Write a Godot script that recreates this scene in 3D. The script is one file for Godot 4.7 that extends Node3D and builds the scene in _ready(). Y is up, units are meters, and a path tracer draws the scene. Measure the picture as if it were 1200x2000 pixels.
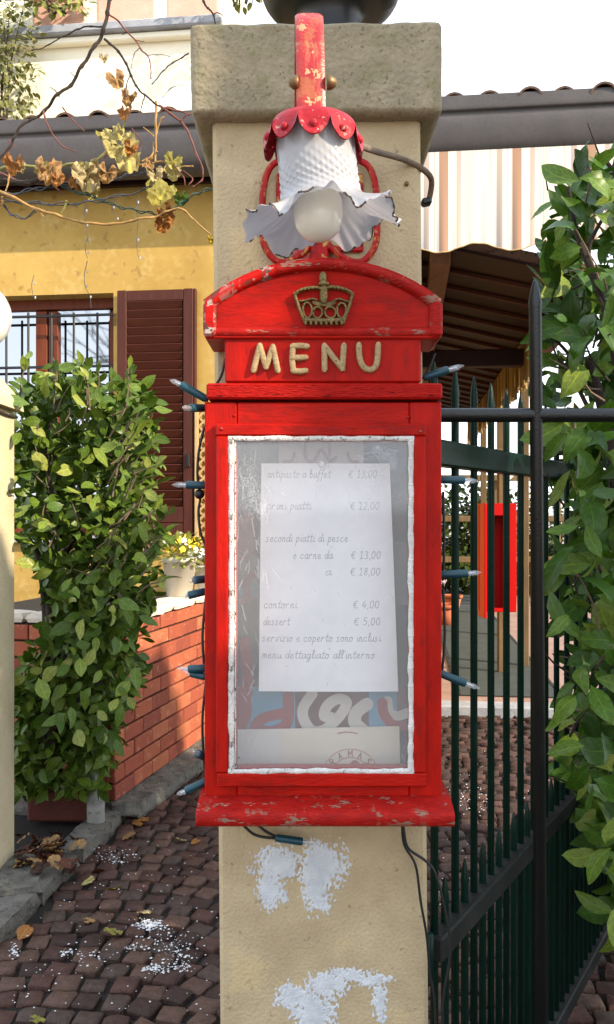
extends Node3D

const F := 1664.0      # focal length in pixels of the 1200x2000 photograph
const EYE := 1.45
const YAW := 0.1134    # the house stands turned by 6.5 degrees
var rng := RandomNumberGenerator.new()
var M := {}
var used := {}
var N := {}


func _ready():
	rng.seed = 20231
	# ---- camera, sky, sun, exposure
	var cam = Camera3D.new()
	cam.name = "camera"
	cam.position = Vector3(0, EYE, 0)
	cam.fov = rad_to_deg(2.0 * atan(1000.0 / F))
	cam.near = 0.02
	cam.far = 900.0
	add_child(cam)
	var sky_mat = ProceduralSkyMaterial.new()
	sky_mat.sky_top_color = Color(0.78, 0.83, 0.90)
	sky_mat.sky_horizon_color = Color(0.98, 0.98, 0.98)
	sky_mat.sky_curve = 0.18
	sky_mat.sky_energy_multiplier = 1.25
	sky_mat.ground_bottom_color = Color(0.35, 0.32, 0.29)
	sky_mat.ground_horizon_color = Color(0.62, 0.62, 0.62)
	var sky = Sky.new()
	sky.sky_material = sky_mat
	var env = Environment.new()
	env.background_mode = Environment.BG_SKY
	env.sky = sky
	env.tonemap_mode = Environment.TONE_MAPPER_LINEAR
	env.tonemap_exposure = 1.65
	env.sdfgi_enabled = true
	env.ssao_enabled = true
	env.ssil_enabled = true
	var we = WorldEnvironment.new()
	we.name = "world_environment"
	we.environment = env
	add_child(we)
	var sun = DirectionalLight3D.new()
	sun.name = "sun"
	sun.light_energy = 1.6
	sun.light_color = Color(1.0, 0.93, 0.82)
	sun.light_angular_distance = 0.5
	sun.shadow_enabled = true
	add_child(sun)
	sun.look_at_from_position(Vector3(1.65, 1.10, 1.0) * 10.0, Vector3.ZERO, Vector3.UP)
	# ---- large structure, then objects, small details last
	make_materials()
	build_ground()
	build_house()
	build_portico()
	build_pillar()
	build_left_post()
	build_planter()
	build_gate()
	build_fence()
	build_menu_box()
	build_menu_paper()
	build_lamp()
	build_fairy_lights()
	build_left_bush()
	build_right_bush()
	build_tall_hedge()
	build_bare_tree()
	build_vine()
	build_ground_litter()


# ------------------------------------------------------------------ helpers
func P(x, y, d):
	return Vector3((x - 600.0) / F * d, EYE + (1000.0 - y) / F * d, -d)


func numbered(n):
	if not used.has(n):
		used[n] = 0
		return n
	used[n] += 1
	return "%s_%03d" % [n, used[n]]


func tag(o, label, category, group = "", kind = ""):
	o.set_meta("label", label)
	o.set_meta("category", category)
	if group != "":
		o.set_meta("group", group)
	if kind != "":
		o.set_meta("kind", kind)
	return o


func thing(called, label, category, at = Vector3.ZERO, group = ""):
	var o = Node3D.new()
	o.name = numbered(called)
	add_child(o)
	o.position = at
	tag(o, label, category, group)
	return o


func obj(called, mb, m, parent = self):
	var o = MeshInstance3D.new()
	o.mesh = mb.done() if mb is MB else mb
	o.material_override = m
	if parent == self:
		o.name = numbered(called)
		add_child(o)
	else:
		o.name = called
		parent.add_child(o, true)
	return o


func struct(called, mb, m):
	var o = obj(called, mb, m)
	o.set_meta("kind", "structure")
	return o


func multi(called, mesh, m, xforms, parent = self):
	var mm = MultiMesh.new()
	mm.transform_format = MultiMesh.TRANSFORM_3D
	mm.mesh = mesh
	mm.instance_count = xforms.size()
	for i in xforms.size():
		mm.set_instance_transform(i, xforms[i])
	var o = MultiMeshInstance3D.new()
	o.multimesh = mm
	o.material_override = m
	if parent == self:
		o.name = numbered(called)
		add_child(o)
	else:
		o.name = called
		parent.add_child(o, true)
	o.set_meta("kind", "stuff")
	return o


func T(x, y, z):
	return Transform3D(Basis(), Vector3(x, y, z))


func rnd(a, b):
	return rng.randf_range(a, b)


func smooth(pts, steps = 6):
	# Catmull-Rom through the points (Vector2 or Vector3)
	var out = []
	var n = pts.size()
	for i in n - 1:
		var p0 = pts[max(i - 1, 0)]
		var p1 = pts[i]
		var p2 = pts[i + 1]
		var p3 = pts[min(i + 2, n - 1)]
		for k in steps:
			var t = float(k) / steps
			out.append(0.5 * ((2.0 * p1) + (p2 - p0) * t + (2.0 * p0 - 5.0 * p1 + 4.0 * p2 - p3) * t * t + (3.0 * p1 - p0 - 3.0 * p2 + p3) * t * t * t))
	out.append(pts[n - 1])
	return out


func pix(text, d, ox = 0.0, oy = 0.0, s = 1.0):
	# "x y x y ..." in photograph pixels (after scale and offset) at distance d -> world points
	var a = text.split_floats(" ", false)
	var out = []
	for i in range(0, a.size() - 1, 2):
		out.append(P(ox + a[i] / s, oy + a[i + 1] / s, d))
	return out


class MB:
	var st = SurfaceTool.new()
	var sg = -1
	var group = 0

	func _init():
		st.begin(Mesh.PRIMITIVE_TRIANGLES)

	func v(p, uv = Vector2.ZERO):
		st.set_smooth_group(sg)
		st.set_uv(uv)
		st.add_vertex(p)

	func tri(a, b, c, ua = Vector2.ZERO, ub = Vector2.ZERO, uc = Vector2.ZERO):
		v(a, ua)
		v(c, uc)
		v(b, ub)

	func quad(a, b, c, d, ua = Vector2(0, 1), ub = Vector2(1, 1), uc = Vector2(1, 0), ud = Vector2(0, 0)):
		tri(a, b, c, ua, ub, uc)
		tri(a, c, d, ua, uc, ud)

	func out_face(pts, c):
		var mid = Vector3.ZERO
		for p in pts:
			mid += p
		mid /= pts.size()
		var nrm = (pts[1] - pts[0]).cross(pts[2] - pts[0])
		var q = pts
		if nrm.dot(mid - c) < 0.0:
			q = pts.duplicate()
			q.reverse()
		for i in range(1, q.size() - 1):
			tri(q[0], q[i], q[i + 1])

	func cbox(xf, size, c = 0.0):
		sg = -1
		var h = size * 0.5
		c = min(c, min(h.x, min(h.y, h.z)) * 0.98)
		var o = xf.origin
		if c <= 0.0:
			for ax in 3:
				for s in [-1.0, 1.0]:
					var pts = []
					for k in 4:
						var q = Vector3.ZERO
						q[ax] = s * h[ax]
						q[(ax + 1) % 3] = [-1, 1, 1, -1][k] * h[(ax + 1) % 3]
						q[(ax + 2) % 3] = [-1, -1, 1, 1][k] * h[(ax + 2) % 3]
						pts.append(xf * q)
					out_face(pts, o)
			return
		for ax in 3:
			var b = (ax + 1) % 3
			var d = (ax + 2) % 3
			for s in [-1.0, 1.0]:
				var pts = []
				for k in 4:
					var q = Vector3.ZERO
					q[ax] = s * h[ax]
					q[b] = [-1, 1, 1, -1][k] * (h[b] - c)
					q[d] = [-1, -1, 1, 1][k] * (h[d] - c)
					pts.append(xf * q)
				out_face(pts, o)
			for s in [-1.0, 1.0]:
				for u in [-1.0, 1.0]:
					var e = []
					for k in 4:
						var q = Vector3.ZERO
						q[ax] = [-1, 1, 1, -1][k] * (h[ax] - c)
						q[b] = s * (h[b] if k < 2 else h[b] - c)
						q[d] = u * (h[d] - c if k < 2 else h[d])
						e.append(xf * q)
					out_face(e, o)
		for sx in [-1.0, 1.0]:
			for sy in [-1.0, 1.0]:
				for sz in [-1.0, 1.0]:
					out_face([xf * Vector3(sx * h.x, sy * (h.y - c), sz * (h.z - c)), xf * Vector3(sx * (h.x - c), sy * h.y, sz * (h.z - c)), xf * Vector3(sx * (h.x - c), sy * (h.y - c), sz * h.z)], o)

	func box2(a, b, c = 0.0):
		# a box between two corners
		var lo = Vector3(min(a.x, b.x), min(a.y, b.y), min(a.z, b.z))
		var hi = Vector3(max(a.x, b.x), max(a.y, b.y), max(a.z, b.z))
		cbox(Transform3D(Basis(), (lo + hi) * 0.5), hi - lo, c)

	func grid(fn, nu, nv, flip = false):
		group += 1
		sg = group
		var pts = []
		for j in nv + 1:
			for i in nu + 1:
				pts.append(fn.call(float(i) / nu, float(j) / nv))
		for j in nv:
			for i in nu:
				var a = j * (nu + 1) + i
				var p = [pts[a], pts[a + 1], pts[a + nu + 2], pts[a + nu + 1]]
				var t = [Vector2(float(i) / nu, float(j) / nv), Vector2(float(i + 1) / nu, float(j) / nv), Vector2(float(i + 1) / nu, float(j + 1) / nv), Vector2(float(i) / nu, float(j + 1) / nv)]
				if flip:
					quad(p[0], p[3], p[2], p[1], t[0], t[3], t[2], t[1])
				else:
					quad(p[0], p[1], p[2], p[3], t[0], t[1], t[2], t[3])
		sg = -1

	func lathe(profile, n, xf = Transform3D()):
		# profile of (radius, height) from the bottom up gives outward faces
		var m = profile.size() - 1
		grid(func(u, w):
			var p = profile[int(round(w * m))]
			var a = -u * TAU
			return xf * Vector3(p.x * cos(a), p.y, p.x * sin(a)), n, m)

	func tube(path, r, n = 8, caps = true):
		# r: one radius or one per point
		var m = path.size()
		var rings = []
		var t0 = (path[1] - path[0]).normalized()
		var up = Vector3.UP if abs(t0.y) < 0.9 else Vector3.RIGHT
		var side = t0.cross(up).normalized()
		for i in m:
			var t = (path[min(i + 1, m - 1)] - path[max(i - 1, 0)]).normalized()
			side = (side - t * side.dot(t)).normalized()
			var bi = t.cross(side)
			var rad = r[i] if r is Array else r
			var ring = []
			for k in n:
				var a = TAU * k / n
				ring.append(path[i] + (side * cos(a) + bi * sin(a)) * rad)
			rings.append(ring)
		group += 1
		sg = group
		var l = 0.0
		for i in m - 1:
			var l2 = l + path[i].distance_to(path[i + 1])
			for k in n:
				var k2 = (k + 1) % n
				quad(rings[i][k], rings[i][k2], rings[i + 1][k2], rings[i + 1][k], Vector2(float(k) / n, l), Vector2(float(k + 1) / n, l), Vector2(float(k + 1) / n, l2), Vector2(float(k) / n, l2))
			l = l2
		sg = -1
		if caps:
			for k in range(1, n - 1):
				tri(rings[0][0], rings[0][k + 1], rings[0][k])
				tri(rings[m - 1][0], rings[m - 1][k], rings[m - 1][k + 1])

	func prism(poly, z0, z1, xf = Transform3D(), bevel = 0.0):
		# extrudes a 2D outline from z0 to z1 with a bevelled front
		var p = PackedVector2Array(poly)
		if Geometry2D.is_polygon_clockwise(p):
			p.reverse()
		var n = p.size()
		var q = PackedVector2Array()
		for i in n:
			var a = (p[i] - p[(i + n - 1) % n]).normalized()
			var b = (p[(i + 1) % n] - p[i]).normalized()
			var w = (Vector2(-a.y, a.x) + Vector2(-b.y, b.x)).normalized()
			q.append(p[i] + w * bevel)
		var idx = Geometry2D.triangulate_polygon(q)
		for i in range(0, idx.size(), 3):
			var s = [q[idx[i]], q[idx[i + 1]], q[idx[i + 2]]]
			if (s[1] - s[0]).cross(s[2] - s[0]) < 0.0:
				s.reverse()
			tri(xf * Vector3(s[0].x, s[0].y, z1), xf * Vector3(s[1].x, s[1].y, z1), xf * Vector3(s[2].x, s[2].y, z1))
			tri(xf * Vector3(s[0].x, s[0].y, z0), xf * Vector3(s[2].x, s[2].y, z0), xf * Vector3(s[1].x, s[1].y, z0))
		for i in n:
			var j = (i + 1) % n
			quad(xf * Vector3(p[i].x, p[i].y, z0), xf * Vector3(p[j].x, p[j].y, z0), xf * Vector3(p[j].x, p[j].y, z1 - bevel), xf * Vector3(p[i].x, p[i].y, z1 - bevel))
			if bevel > 0.0:
				quad(xf * Vector3(p[i].x, p[i].y, z1 - bevel), xf * Vector3(p[j].x, p[j].y, z1 - bevel), xf * Vector3(q[j].x, q[j].y, z1), xf * Vector3(q[i].x, q[i].y, z1))

	func stroke(pts, hw, z0, z1, xf = Transform3D()):
		# a flat-topped, round-ended bar that follows a line in the xy plane
		var m = pts.size()
		var ring = []
		var first = (pts[0] - pts[1]).normalized()
		var last = (pts[m - 1] - pts[m - 2]).normalized()
		var path = [[pts[0] + first * hw * 0.98, 0.2, -first], [pts[0] + first * hw * 0.7, 0.71, -first]]
		for i in m:
			var a = (pts[i] - pts[max(i - 1, 0)]).normalized()
			var b = (pts[min(i + 1, m - 1)] - pts[i]).normalized()
			path.append([pts[i], 1.0, (a + b).normalized()])
		path.append([pts[m - 1] + last * hw * 0.7, 0.71, last])
		path.append([pts[m - 1] + last * hw * 0.98, 0.2, last])
		var prof = [Vector2(-1, 0), Vector2(-1, 0.55), Vector2(-0.85, 0.88), Vector2(-0.55, 1), Vector2(0.55, 1), Vector2(0.85, 0.88), Vector2(1, 0.55), Vector2(1, 0)]
		for s in path:
			var nrm = Vector2(-s[2].y, s[2].x)
			var r = []
			for k in prof:
				var w = s[0] - nrm * k.x * hw * s[1]
				r.append(xf * Vector3(w.x, w.y, z0 + (z1 - z0) * k.y))
			ring.append(r)
		group += 1
		sg = group
		for i in ring.size() - 1:
			for k in prof.size() - 1:
				quad(ring[i][k], ring[i][k + 1], ring[i + 1][k + 1], ring[i + 1][k])
		sg = -1
		var e = ring.size() - 1
		for k in range(1, prof.size() - 1):
			tri(ring[0][0], ring[0][k + 1], ring[0][k])
			tri(ring[e][0], ring[e][k], ring[e][k + 1])

	func done():
		st.generate_normals()
		st.index()
		return st.commit()


# ------------------------------------------------------------------ materials
func noise_bytes(size, sd, freq, oct = 4, kind = FastNoiseLite.TYPE_SIMPLEX_SMOOTH):
	var key = "%d_%d_%f_%d_%d" % [size, sd, freq, oct, kind]
	if N.has(key):
		return N[key]
	var n = FastNoiseLite.new()
	n.seed = sd
	n.noise_type = kind
	n.frequency = freq
	n.fractal_octaves = oct
	if kind == FastNoiseLite.TYPE_CELLULAR:
		n.cellular_return_type = FastNoiseLite.RETURN_DISTANCE
	var im = n.get_seamless_image(size, size, false, false, 0.15)
	im.convert(Image.FORMAT_L8)
	N[key] = im.get_data()
	return N[key]


func texture_from(bytes, size, fmt):
	return ImageTexture.create_from_image(Image.create_from_data(size, size, false, fmt, bytes))


# Two tones mixed by coarse and fine noise, up to two kinds of crisp-edged flakes or stains, and relief
func surf(key, ca, cb, o = {}):
	var size = o.get("size", 256)
	var sd = o.get("seed", hash(key) % 1000)
	var a = noise_bytes(size, sd, o.get("fa", 0.012), 4)
	var b = noise_bytes(size, sd + 7, o.get("fb", 0.11), 3)
	var wa = o.get("wa", 0.6)
	var wb = o.get("wb", 0.4)
	var out = PackedByteArray()
	out.resize(size * size * 3)
	var flakes = o.get("flakes", [])
	var own = false
	for f in flakes:
		own = own or f.has("lift")
	own = own and o.has("relief")
	var hgt = PackedByteArray()
	if own:
		hgt.resize(size * size)
	var fl = []
	for f in flakes:
		fl.append(noise_bytes(size, sd + f.get("seed", 31), f.freq, f.get("oct", 4)))
	for i in size * size:
		var t = clampf((a[i] * wa + b[i] * wb) / 255.0 * 1.3 - 0.15, 0.0, 1.0)
		var c = ca.lerp(cb, t)
		var h = b[i] * 0.7 + a[i] * 0.15
		for k in fl.size():
			var g = fl[k][i] / 255.0 + (b[i] / 255.0 - 0.5) * flakes[k].get("rag", 0.15) - flakes[k].thr
			if g > 0.0:
				var e = clampf(g * flakes[k].get("hard", 40.0), 0.0, 1.0) * flakes[k].get("mix", 1.0)
				c = c.lerp(flakes[k].color, e)
				h += flakes[k].get("lift", 0.0) * e
		out[i * 3] = int(clampf(c.r, 0, 1) * 255.0)
		out[i * 3 + 1] = int(clampf(c.g, 0, 1) * 255.0)
		out[i * 3 + 2] = int(clampf(c.b, 0, 1) * 255.0)
		if own:
			hgt[i] = int(clampf(h, 0.0, 255.0))
	var m = StandardMaterial3D.new()
	m.resource_name = key
	m.albedo_texture = texture_from(out, size, Image.FORMAT_RGB8)
	m.roughness = o.get("rough", 0.85)
	m.metallic = o.get("metal", 0.0)
	m.metallic_specular = o.get("spec", 0.5)
	var tile = o.get("tile", 0.5)
	if not o.has("uv"):
		m.uv1_triplanar = true
		m.uv1_world_triplanar = o.get("world", true)
		m.uv1_scale = o.get("scale", Vector3(1, 1, 1) / tile)
	if o.has("relief"):
		m.heightmap_enabled = true
		m.heightmap_scale = o.relief
		m.heightmap_texture = texture_from(hgt, size, Image.FORMAT_L8) if own else relief_map(size, o.get("fb", 0.11))
	if o.has("back"):
		m.backlight_enabled = true
		m.backlight = o.back
	M[key] = m
	return m


func relief_map(size, fb):
	# bumps shared by the materials with the same grain
	var key = "relief_%d_%f" % [size, fb]
	if not N.has(key):
		N[key] = texture_from(noise_bytes(size, 18, fb, 4), size, Image.FORMAT_L8)
	return N[key]


func flat(key, c, rough = 0.6, metal = 0.0, spec = 0.5):
	var m = StandardMaterial3D.new()
	m.resource_name = key
	m.albedo_color = c
	m.roughness = rough
	m.metallic = metal
	m.metallic_specular = spec
	M[key] = m
	return m


func tinted(key, base, c):
	var m = M[base].duplicate()
	m.resource_name = key
	m.albedo_color = c
	M[key] = m
	return m


func make_materials():
	# stucco and masonry
	surf("pillar_stucco", Color(0.64, 0.57, 0.445), Color(0.735, 0.665, 0.53), {"size": 512, "tile": 0.62, "fa": 0.01, "fb": 0.16, "wa": 0.7, "wb": 0.3, "relief": 0.14, "rough": 0.92,
		"flakes": [{"freq": 0.035, "thr": 0.83, "color": Color(0.42, 0.36, 0.27), "mix": 0.5, "hard": 12.0, "rag": 0.4, "seed": 3}, {"freq": 0.006, "thr": 0.72, "color": Color(0.78, 0.69, 0.49), "mix": 0.4, "hard": 8.0, "seed": 91}]})
	surf("cap_stucco", Color(0.49, 0.45, 0.36), Color(0.62, 0.57, 0.47), {"size": 512, "tile": 0.5, "fa": 0.012, "fb": 0.07, "wa": 0.6, "wb": 0.4, "relief": 0.24, "rough": 0.95,
		"flakes": [{"freq": 0.09, "thr": 0.74, "color": Color(0.28, 0.24, 0.17), "mix": 0.5, "hard": 10.0, "rag": 0.5, "seed": 5}, {"freq": 0.012, "thr": 0.62, "color": Color(0.40, 0.40, 0.25), "mix": 0.35, "hard": 5.0, "rag": 0.5, "seed": 12}]})
	surf("post_stucco", Color(0.72, 0.66, 0.52), Color(0.79, 0.73, 0.60), {"tile": 0.5, "relief": 0.12, "rough": 0.92})
	surf("ochre_wall", Color(0.65, 0.52, 0.26), Color(0.74, 0.61, 0.33), {"flakes": [{"freq": 0.02, "thr": 0.62, "color": Color(0.76, 0.67, 0.46), "hard": 3.0, "rag": 0.7, "mix": 0.45, "seed": 9}, {"freq": 0.05, "thr": 0.78, "color": Color(0.48, 0.36, 0.18), "hard": 8.0, "rag": 0.5, "mix": 0.5, "seed": 10}], "tile": 1.6, "fa": 0.008, "fb": 0.1, "wa": 0.8, "wb": 0.2, "relief": 0.12, "rough": 0.95})
	surf("cream_wall", Color(0.95, 0.92, 0.82), Color(0.97, 0.95, 0.87), {"tile": 1.5, "relief": 0.1, "rough": 0.95})
	surf("granite", Color(0.42, 0.41, 0.40), Color(0.82, 0.81, 0.78), {"tile": 0.4, "fb": 0.25, "wa": 0.1, "wb": 0.9, "rough": 0.7})
	surf("grey_stone", Color(0.50, 0.51, 0.53), Color(0.66, 0.67, 0.69), {"tile": 0.6, "relief": 0.1, "rough": 0.85})
	surf("concrete", Color(0.29, 0.275, 0.25), Color(0.47, 0.45, 0.41), {"size": 512, "tile": 0.7, "fa": 0.015, "wa": 0.7, "wb": 0.3, "relief": 0.5, "rough": 0.95,
		"flakes": [{"freq": 0.02, "thr": 0.68, "color": Color(0.20, 0.19, 0.16), "mix": 0.8, "hard": 14.0, "rag": 0.5, "seed": 8}]})
	surf("old_pipe", Color(0.44, 0.43, 0.41), Color(0.60, 0.59, 0.56), {"tile": 0.3, "relief": 0.2, "rough": 0.8, "flakes": [{"freq": 0.03, "thr": 0.7, "color": Color(0.34, 0.33, 0.30), "mix": 0.7, "hard": 14.0, "rag": 0.5}]})
	for k in 4:
		var c = [Color(0.54, 0.26, 0.17), Color(0.58, 0.30, 0.19), Color(0.49, 0.23, 0.16), Color(0.61, 0.34, 0.22)][k]
		surf("brick%d" % k, c, c * 1.13, {"tile": 0.4, "relief": 0.12, "rough": 0.8, "seed": 60 + k, "flakes": [{"freq": 0.02, "thr": 0.74, "color": Color(0.74, 0.58, 0.50), "mix": 0.55, "hard": 10.0, "rag": 0.5}]})
	surf("dark_clay", Color(0.27, 0.12, 0.085), Color(0.36, 0.16, 0.11), {"tile": 0.3, "relief": 0.15, "rough": 0.9})
	surf("mortar", Color(0.13, 0.10, 0.085), Color(0.21, 0.17, 0.15), {"tile": 0.3, "relief": 0.2, "rough": 0.95})
	surf("coping", Color(0.78, 0.74, 0.68), Color(0.86, 0.82, 0.76), {"tile": 0.3, "relief": 0.2, "rough": 0.9})
	for k in 5:
		var c = [Color(0.28, 0.205, 0.18), Color(0.32, 0.23, 0.20), Color(0.245, 0.185, 0.165), Color(0.36, 0.275, 0.235), Color(0.30, 0.245, 0.22)][k]
		surf("sett%d" % k, c * 0.82, c * 1.2, {"tile": 0.22, "fa": 0.02, "fb": 0.14, "relief": 0.45, "rough": 0.7, "spec": 0.3, "seed": 80 + k, "flakes": [{"freq": 0.05, "thr": 0.76, "color": c * 0.5, "mix": 0.7, "hard": 14.0, "rag": 0.5}]})
	surf("joint_soil", Color(0.10, 0.085, 0.07), Color(0.17, 0.15, 0.125), {"tile": 0.4, "fb": 0.2, "relief": 0.6, "rough": 1.0})
	surf("yard_ground", Color(0.52, 0.49, 0.44), Color(0.63, 0.60, 0.55), {"tile": 1.5, "relief": 0.3, "rough": 1.0})
	surf("floor_tile", Color(0.52, 0.41, 0.36), Color(0.63, 0.52, 0.47), {"tile": 0.9, "rough": 0.7, "relief": 0.1})
	surf("carpet", Color(0.17, 0.20, 0.19), Color(0.24, 0.27, 0.26), {"tile": 0.7, "fb": 0.3, "relief": 0.3, "rough": 1.0})
	surf("roof_tile", Color(0.36, 0.27, 0.22), Color(0.48, 0.38, 0.32), {"tile": 0.5, "relief": 0.2, "rough": 0.9, "flakes": [{"freq": 0.03, "thr": 0.66, "color": Color(0.20, 0.18, 0.15), "mix": 0.8, "hard": 12.0, "rag": 0.4}]})
	surf("terracotta", Color(0.62, 0.34, 0.24), Color(0.72, 0.43, 0.32), {"tile": 0.4, "rough": 0.9, "relief": 0.1})
	surf("pink_terracotta", Color(0.82, 0.62, 0.54), Color(0.88, 0.70, 0.62), {"tile": 0.6, "rough": 0.9, "relief": 0.1})
	surf("white_pot", Color(0.80, 0.76, 0.68), Color(0.86, 0.83, 0.76), {"tile": 0.3, "rough": 0.7})
	surf("white_render", Color(0.70, 0.72, 0.74), Color(0.86, 0.87, 0.88), {"tile": 0.12, "fb": 0.2, "relief": 0.15, "rough": 0.95})
	# paint on wood and iron
	var chip = {"freq": 0.022, "color": Color(0.60, 0.54, 0.50), "hard": 50.0, "rag": 0.5, "lift": -60.0}
	surf("red_paint", Color(0.57, 0.066, 0.038), Color(0.69, 0.092, 0.046), {"spec": 0.22, "size": 512, "tile": 0.5, "fa": 0.01, "fb": 0.06, "wa": 0.75, "wb": 0.25, "relief": 0.05, "rough": 0.42, "scale": Vector3(5.0, 1.4, 2.0),
		"flakes": [{"freq": 0.012, "thr": 0.60, "color": Color(0.48, 0.085, 0.06), "hard": 4.0, "rag": 0.6, "mix": 0.6, "seed": 14}, {"freq": 0.03, "thr": 0.955, "color": Color(0.45, 0.20, 0.18), "hard": 50.0, "rag": 0.1, "seed": 41}]})
	surf("red_paint_across", Color(0.56, 0.065, 0.038), Color(0.69, 0.095, 0.048), {"spec": 0.22, "size": 512, "fa": 0.01, "fb": 0.06, "wa": 0.7, "wb": 0.3, "relief": 0.06, "rough": 0.42, "scale": Vector3(1.4, 5.0, 2.0),
		"flakes": [{"freq": 0.012, "thr": 0.60, "color": Color(0.48, 0.085, 0.06), "hard": 4.0, "rag": 0.6, "mix": 0.6, "seed": 14}, {"freq": 0.03, "thr": 0.955, "color": Color(0.45, 0.20, 0.18), "hard": 50.0, "rag": 0.1, "seed": 41}]})
	surf("red_cracked", Color(0.54, 0.06, 0.045), Color(0.70, 0.11, 0.075), {"spec": 0.22, "size": 512, "fa": 0.02, "fb": 0.06, "wa": 0.5, "wb": 0.5, "relief": 0.22, "rough": 0.5, "scale": Vector3(2.2, 14.0, 8.0),
		"flakes": [{"freq": 0.022, "thr": 0.80, "color": Color(0.22, 0.05, 0.05), "hard": 30.0, "rag": 0.2, "lift": -110.0, "seed": 77}]})
	surf("red_worn", Color(0.50, 0.075, 0.065), Color(0.68, 0.12, 0.09), {"spec": 0.22, "size": 512, "fa": 0.02, "fb": 0.07, "wa": 0.6, "wb": 0.4, "relief": 0.14, "rough": 0.5, "scale": Vector3(2.2, 8.0, 6.0),
		"flakes": [{"freq": 0.012, "thr": 0.74, "color": Color(0.50, 0.42, 0.36), "hard": 50.0, "rag": 0.5, "lift": -70.0, "seed": 55}, {"freq": 0.03, "thr": 0.93, "color": Color(0.66, 0.64, 0.60), "hard": 50.0, "rag": 0.4, "lift": -40.0, "seed": 21}]})
	surf("red_chipped", Color(0.60, 0.07, 0.055), Color(0.74, 0.10, 0.075), {"spec": 0.22, "tile": 0.16, "fa": 0.012, "fb": 0.05, "relief": 0.12, "rough": 0.5,
		"flakes": [{"freq": 0.014, "thr": 0.60, "color": Color(0.64, 0.60, 0.57), "hard": 50.0, "rag": 0.35, "lift": -60.0, "seed": 19}, {"freq": 0.02, "thr": 0.68, "color": Color(0.30, 0.25, 0.22), "hard": 50.0, "rag": 0.4, "lift": -60.0, "seed": 23}]})
	surf("lamp_red", Color(0.52, 0.05, 0.05), Color(0.68, 0.10, 0.10), {"spec": 0.3, "tile": 0.18, "fa": 0.01, "fb": 0.06, "relief": 0.06, "rough": 0.36,
		"flakes": [{"freq": 0.018, "thr": 0.68, "color": Color(0.70, 0.55, 0.30), "hard": 20.0, "rag": 0.3, "lift": -30.0, "seed": 33}, {"freq": 0.03, "thr": 0.80, "color": Color(0.32, 0.17, 0.10), "hard": 30.0, "rag": 0.4, "seed": 71}]})
	surf("strap_red", Color(0.54, 0.06, 0.05), Color(0.68, 0.11, 0.10), {"size": 512, "tile": 0.18, "fa": 0.01, "fb": 0.06, "relief": 0.06, "rough": 0.36,
		"flakes": [{"freq": 0.008, "thr": 0.50, "color": Color(0.62, 0.38, 0.20), "hard": 5.0, "rag": 0.4, "mix": 0.8, "seed": 33}, {"freq": 0.014, "thr": 0.72, "color": Color(0.70, 0.60, 0.42), "hard": 30.0, "rag": 0.35, "seed": 71}]})
	surf("lamp_cup_red", Color(0.50, 0.06, 0.09), Color(0.68, 0.16, 0.20), {"spec": 0.3, "tile": 0.12, "fa": 0.015, "fb": 0.06, "relief": 0.05, "rough": 0.4,
		"flakes": [{"freq": 0.03, "thr": 0.78, "color": Color(0.74, 0.62, 0.56), "hard": 30.0, "rag": 0.4, "seed": 37}]})
	surf("bronze", Color(0.34, 0.28, 0.15), Color(0.58, 0.50, 0.30), {"tile": 0.06, "fb": 0.08, "relief": 0.12, "rough": 0.55, "metal": 0.35, "world": true,
		"flakes": [{"freq": 0.03, "thr": 0.70, "color": Color(0.20, 0.15, 0.09), "hard": 10.0, "rag": 0.4, "seed": 4}]})
	surf("letter_gold", Color(0.58, 0.48, 0.33), Color(0.70, 0.60, 0.44), {"tile": 0.05, "fb": 0.08, "relief": 0.1, "rough": 0.55, "metal": 0.15, "flakes": [{"freq": 0.03, "thr": 0.78, "color": Color(0.38, 0.27, 0.14), "hard": 14.0, "rag": 0.4, "seed": 4}]})
	surf("putty", Color(0.70, 0.69, 0.67), Color(0.86, 0.85, 0.83), {"tile": 0.12, "relief": 0.2, "rough": 0.75, "flakes": [{"freq": 0.03, "thr": 0.76, "color": Color(0.36, 0.34, 0.32), "hard": 20.0, "rag": 0.5, "seed": 2}]})
	surf("iron_green", Color(0.045, 0.135, 0.11), Color(0.065, 0.18, 0.145), {"spec": 0.3, "tile": 0.3, "relief": 0.05, "rough": 0.34, "flakes": [{"freq": 0.03, "thr": 0.82, "color": Color(0.14, 0.12, 0.10), "hard": 20.0, "rag": 0.5}]})
	surf("iron_dusty", Color(0.10, 0.115, 0.11), Color(0.20, 0.20, 0.19), {"spec": 0.3, "tile": 0.3, "relief": 0.08, "rough": 0.6})
	surf("iron_black", Color(0.045, 0.055, 0.058), Color(0.08, 0.09, 0.092), {"tile": 0.2, "relief": 0.06, "rough": 0.42})
	surf("urn_black", Color(0.03, 0.03, 0.032), Color(0.06, 0.06, 0.062), {"tile": 0.3, "rough": 0.4})
	surf("gutter_brown", Color(0.235, 0.215, 0.21), Color(0.31, 0.29, 0.285), {"tile": 0.9, "rough": 0.5, "relief": 0.03})
	surf("shutter_wood", Color(0.25, 0.115, 0.075), Color(0.33, 0.16, 0.105), {"spec": 0.3, "tile": 0.5, "rough": 0.42, "scale": Vector3(1.0, 6.0, 4.0)})
	surf("shutter_frame", Color(0.26, 0.13, 0.10), Color(0.32, 0.17, 0.13), {"spec": 0.3, "tile": 0.5, "rough": 0.45, "scale": Vector3(6.0, 0.8, 4.0)})
	surf("window_wood", Color(0.36, 0.17, 0.10), Color(0.46, 0.23, 0.13), {"spec": 0.3, "rough": 0.45, "scale": Vector3(6.0, 0.8, 4.0)})
	surf("ceiling_wood", Color(0.11, 0.036, 0.028), Color(0.16, 0.056, 0.045), {"spec": 0.3, "rough": 0.6, "scale": Vector3(0.8, 3.0, 6.0)})
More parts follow.
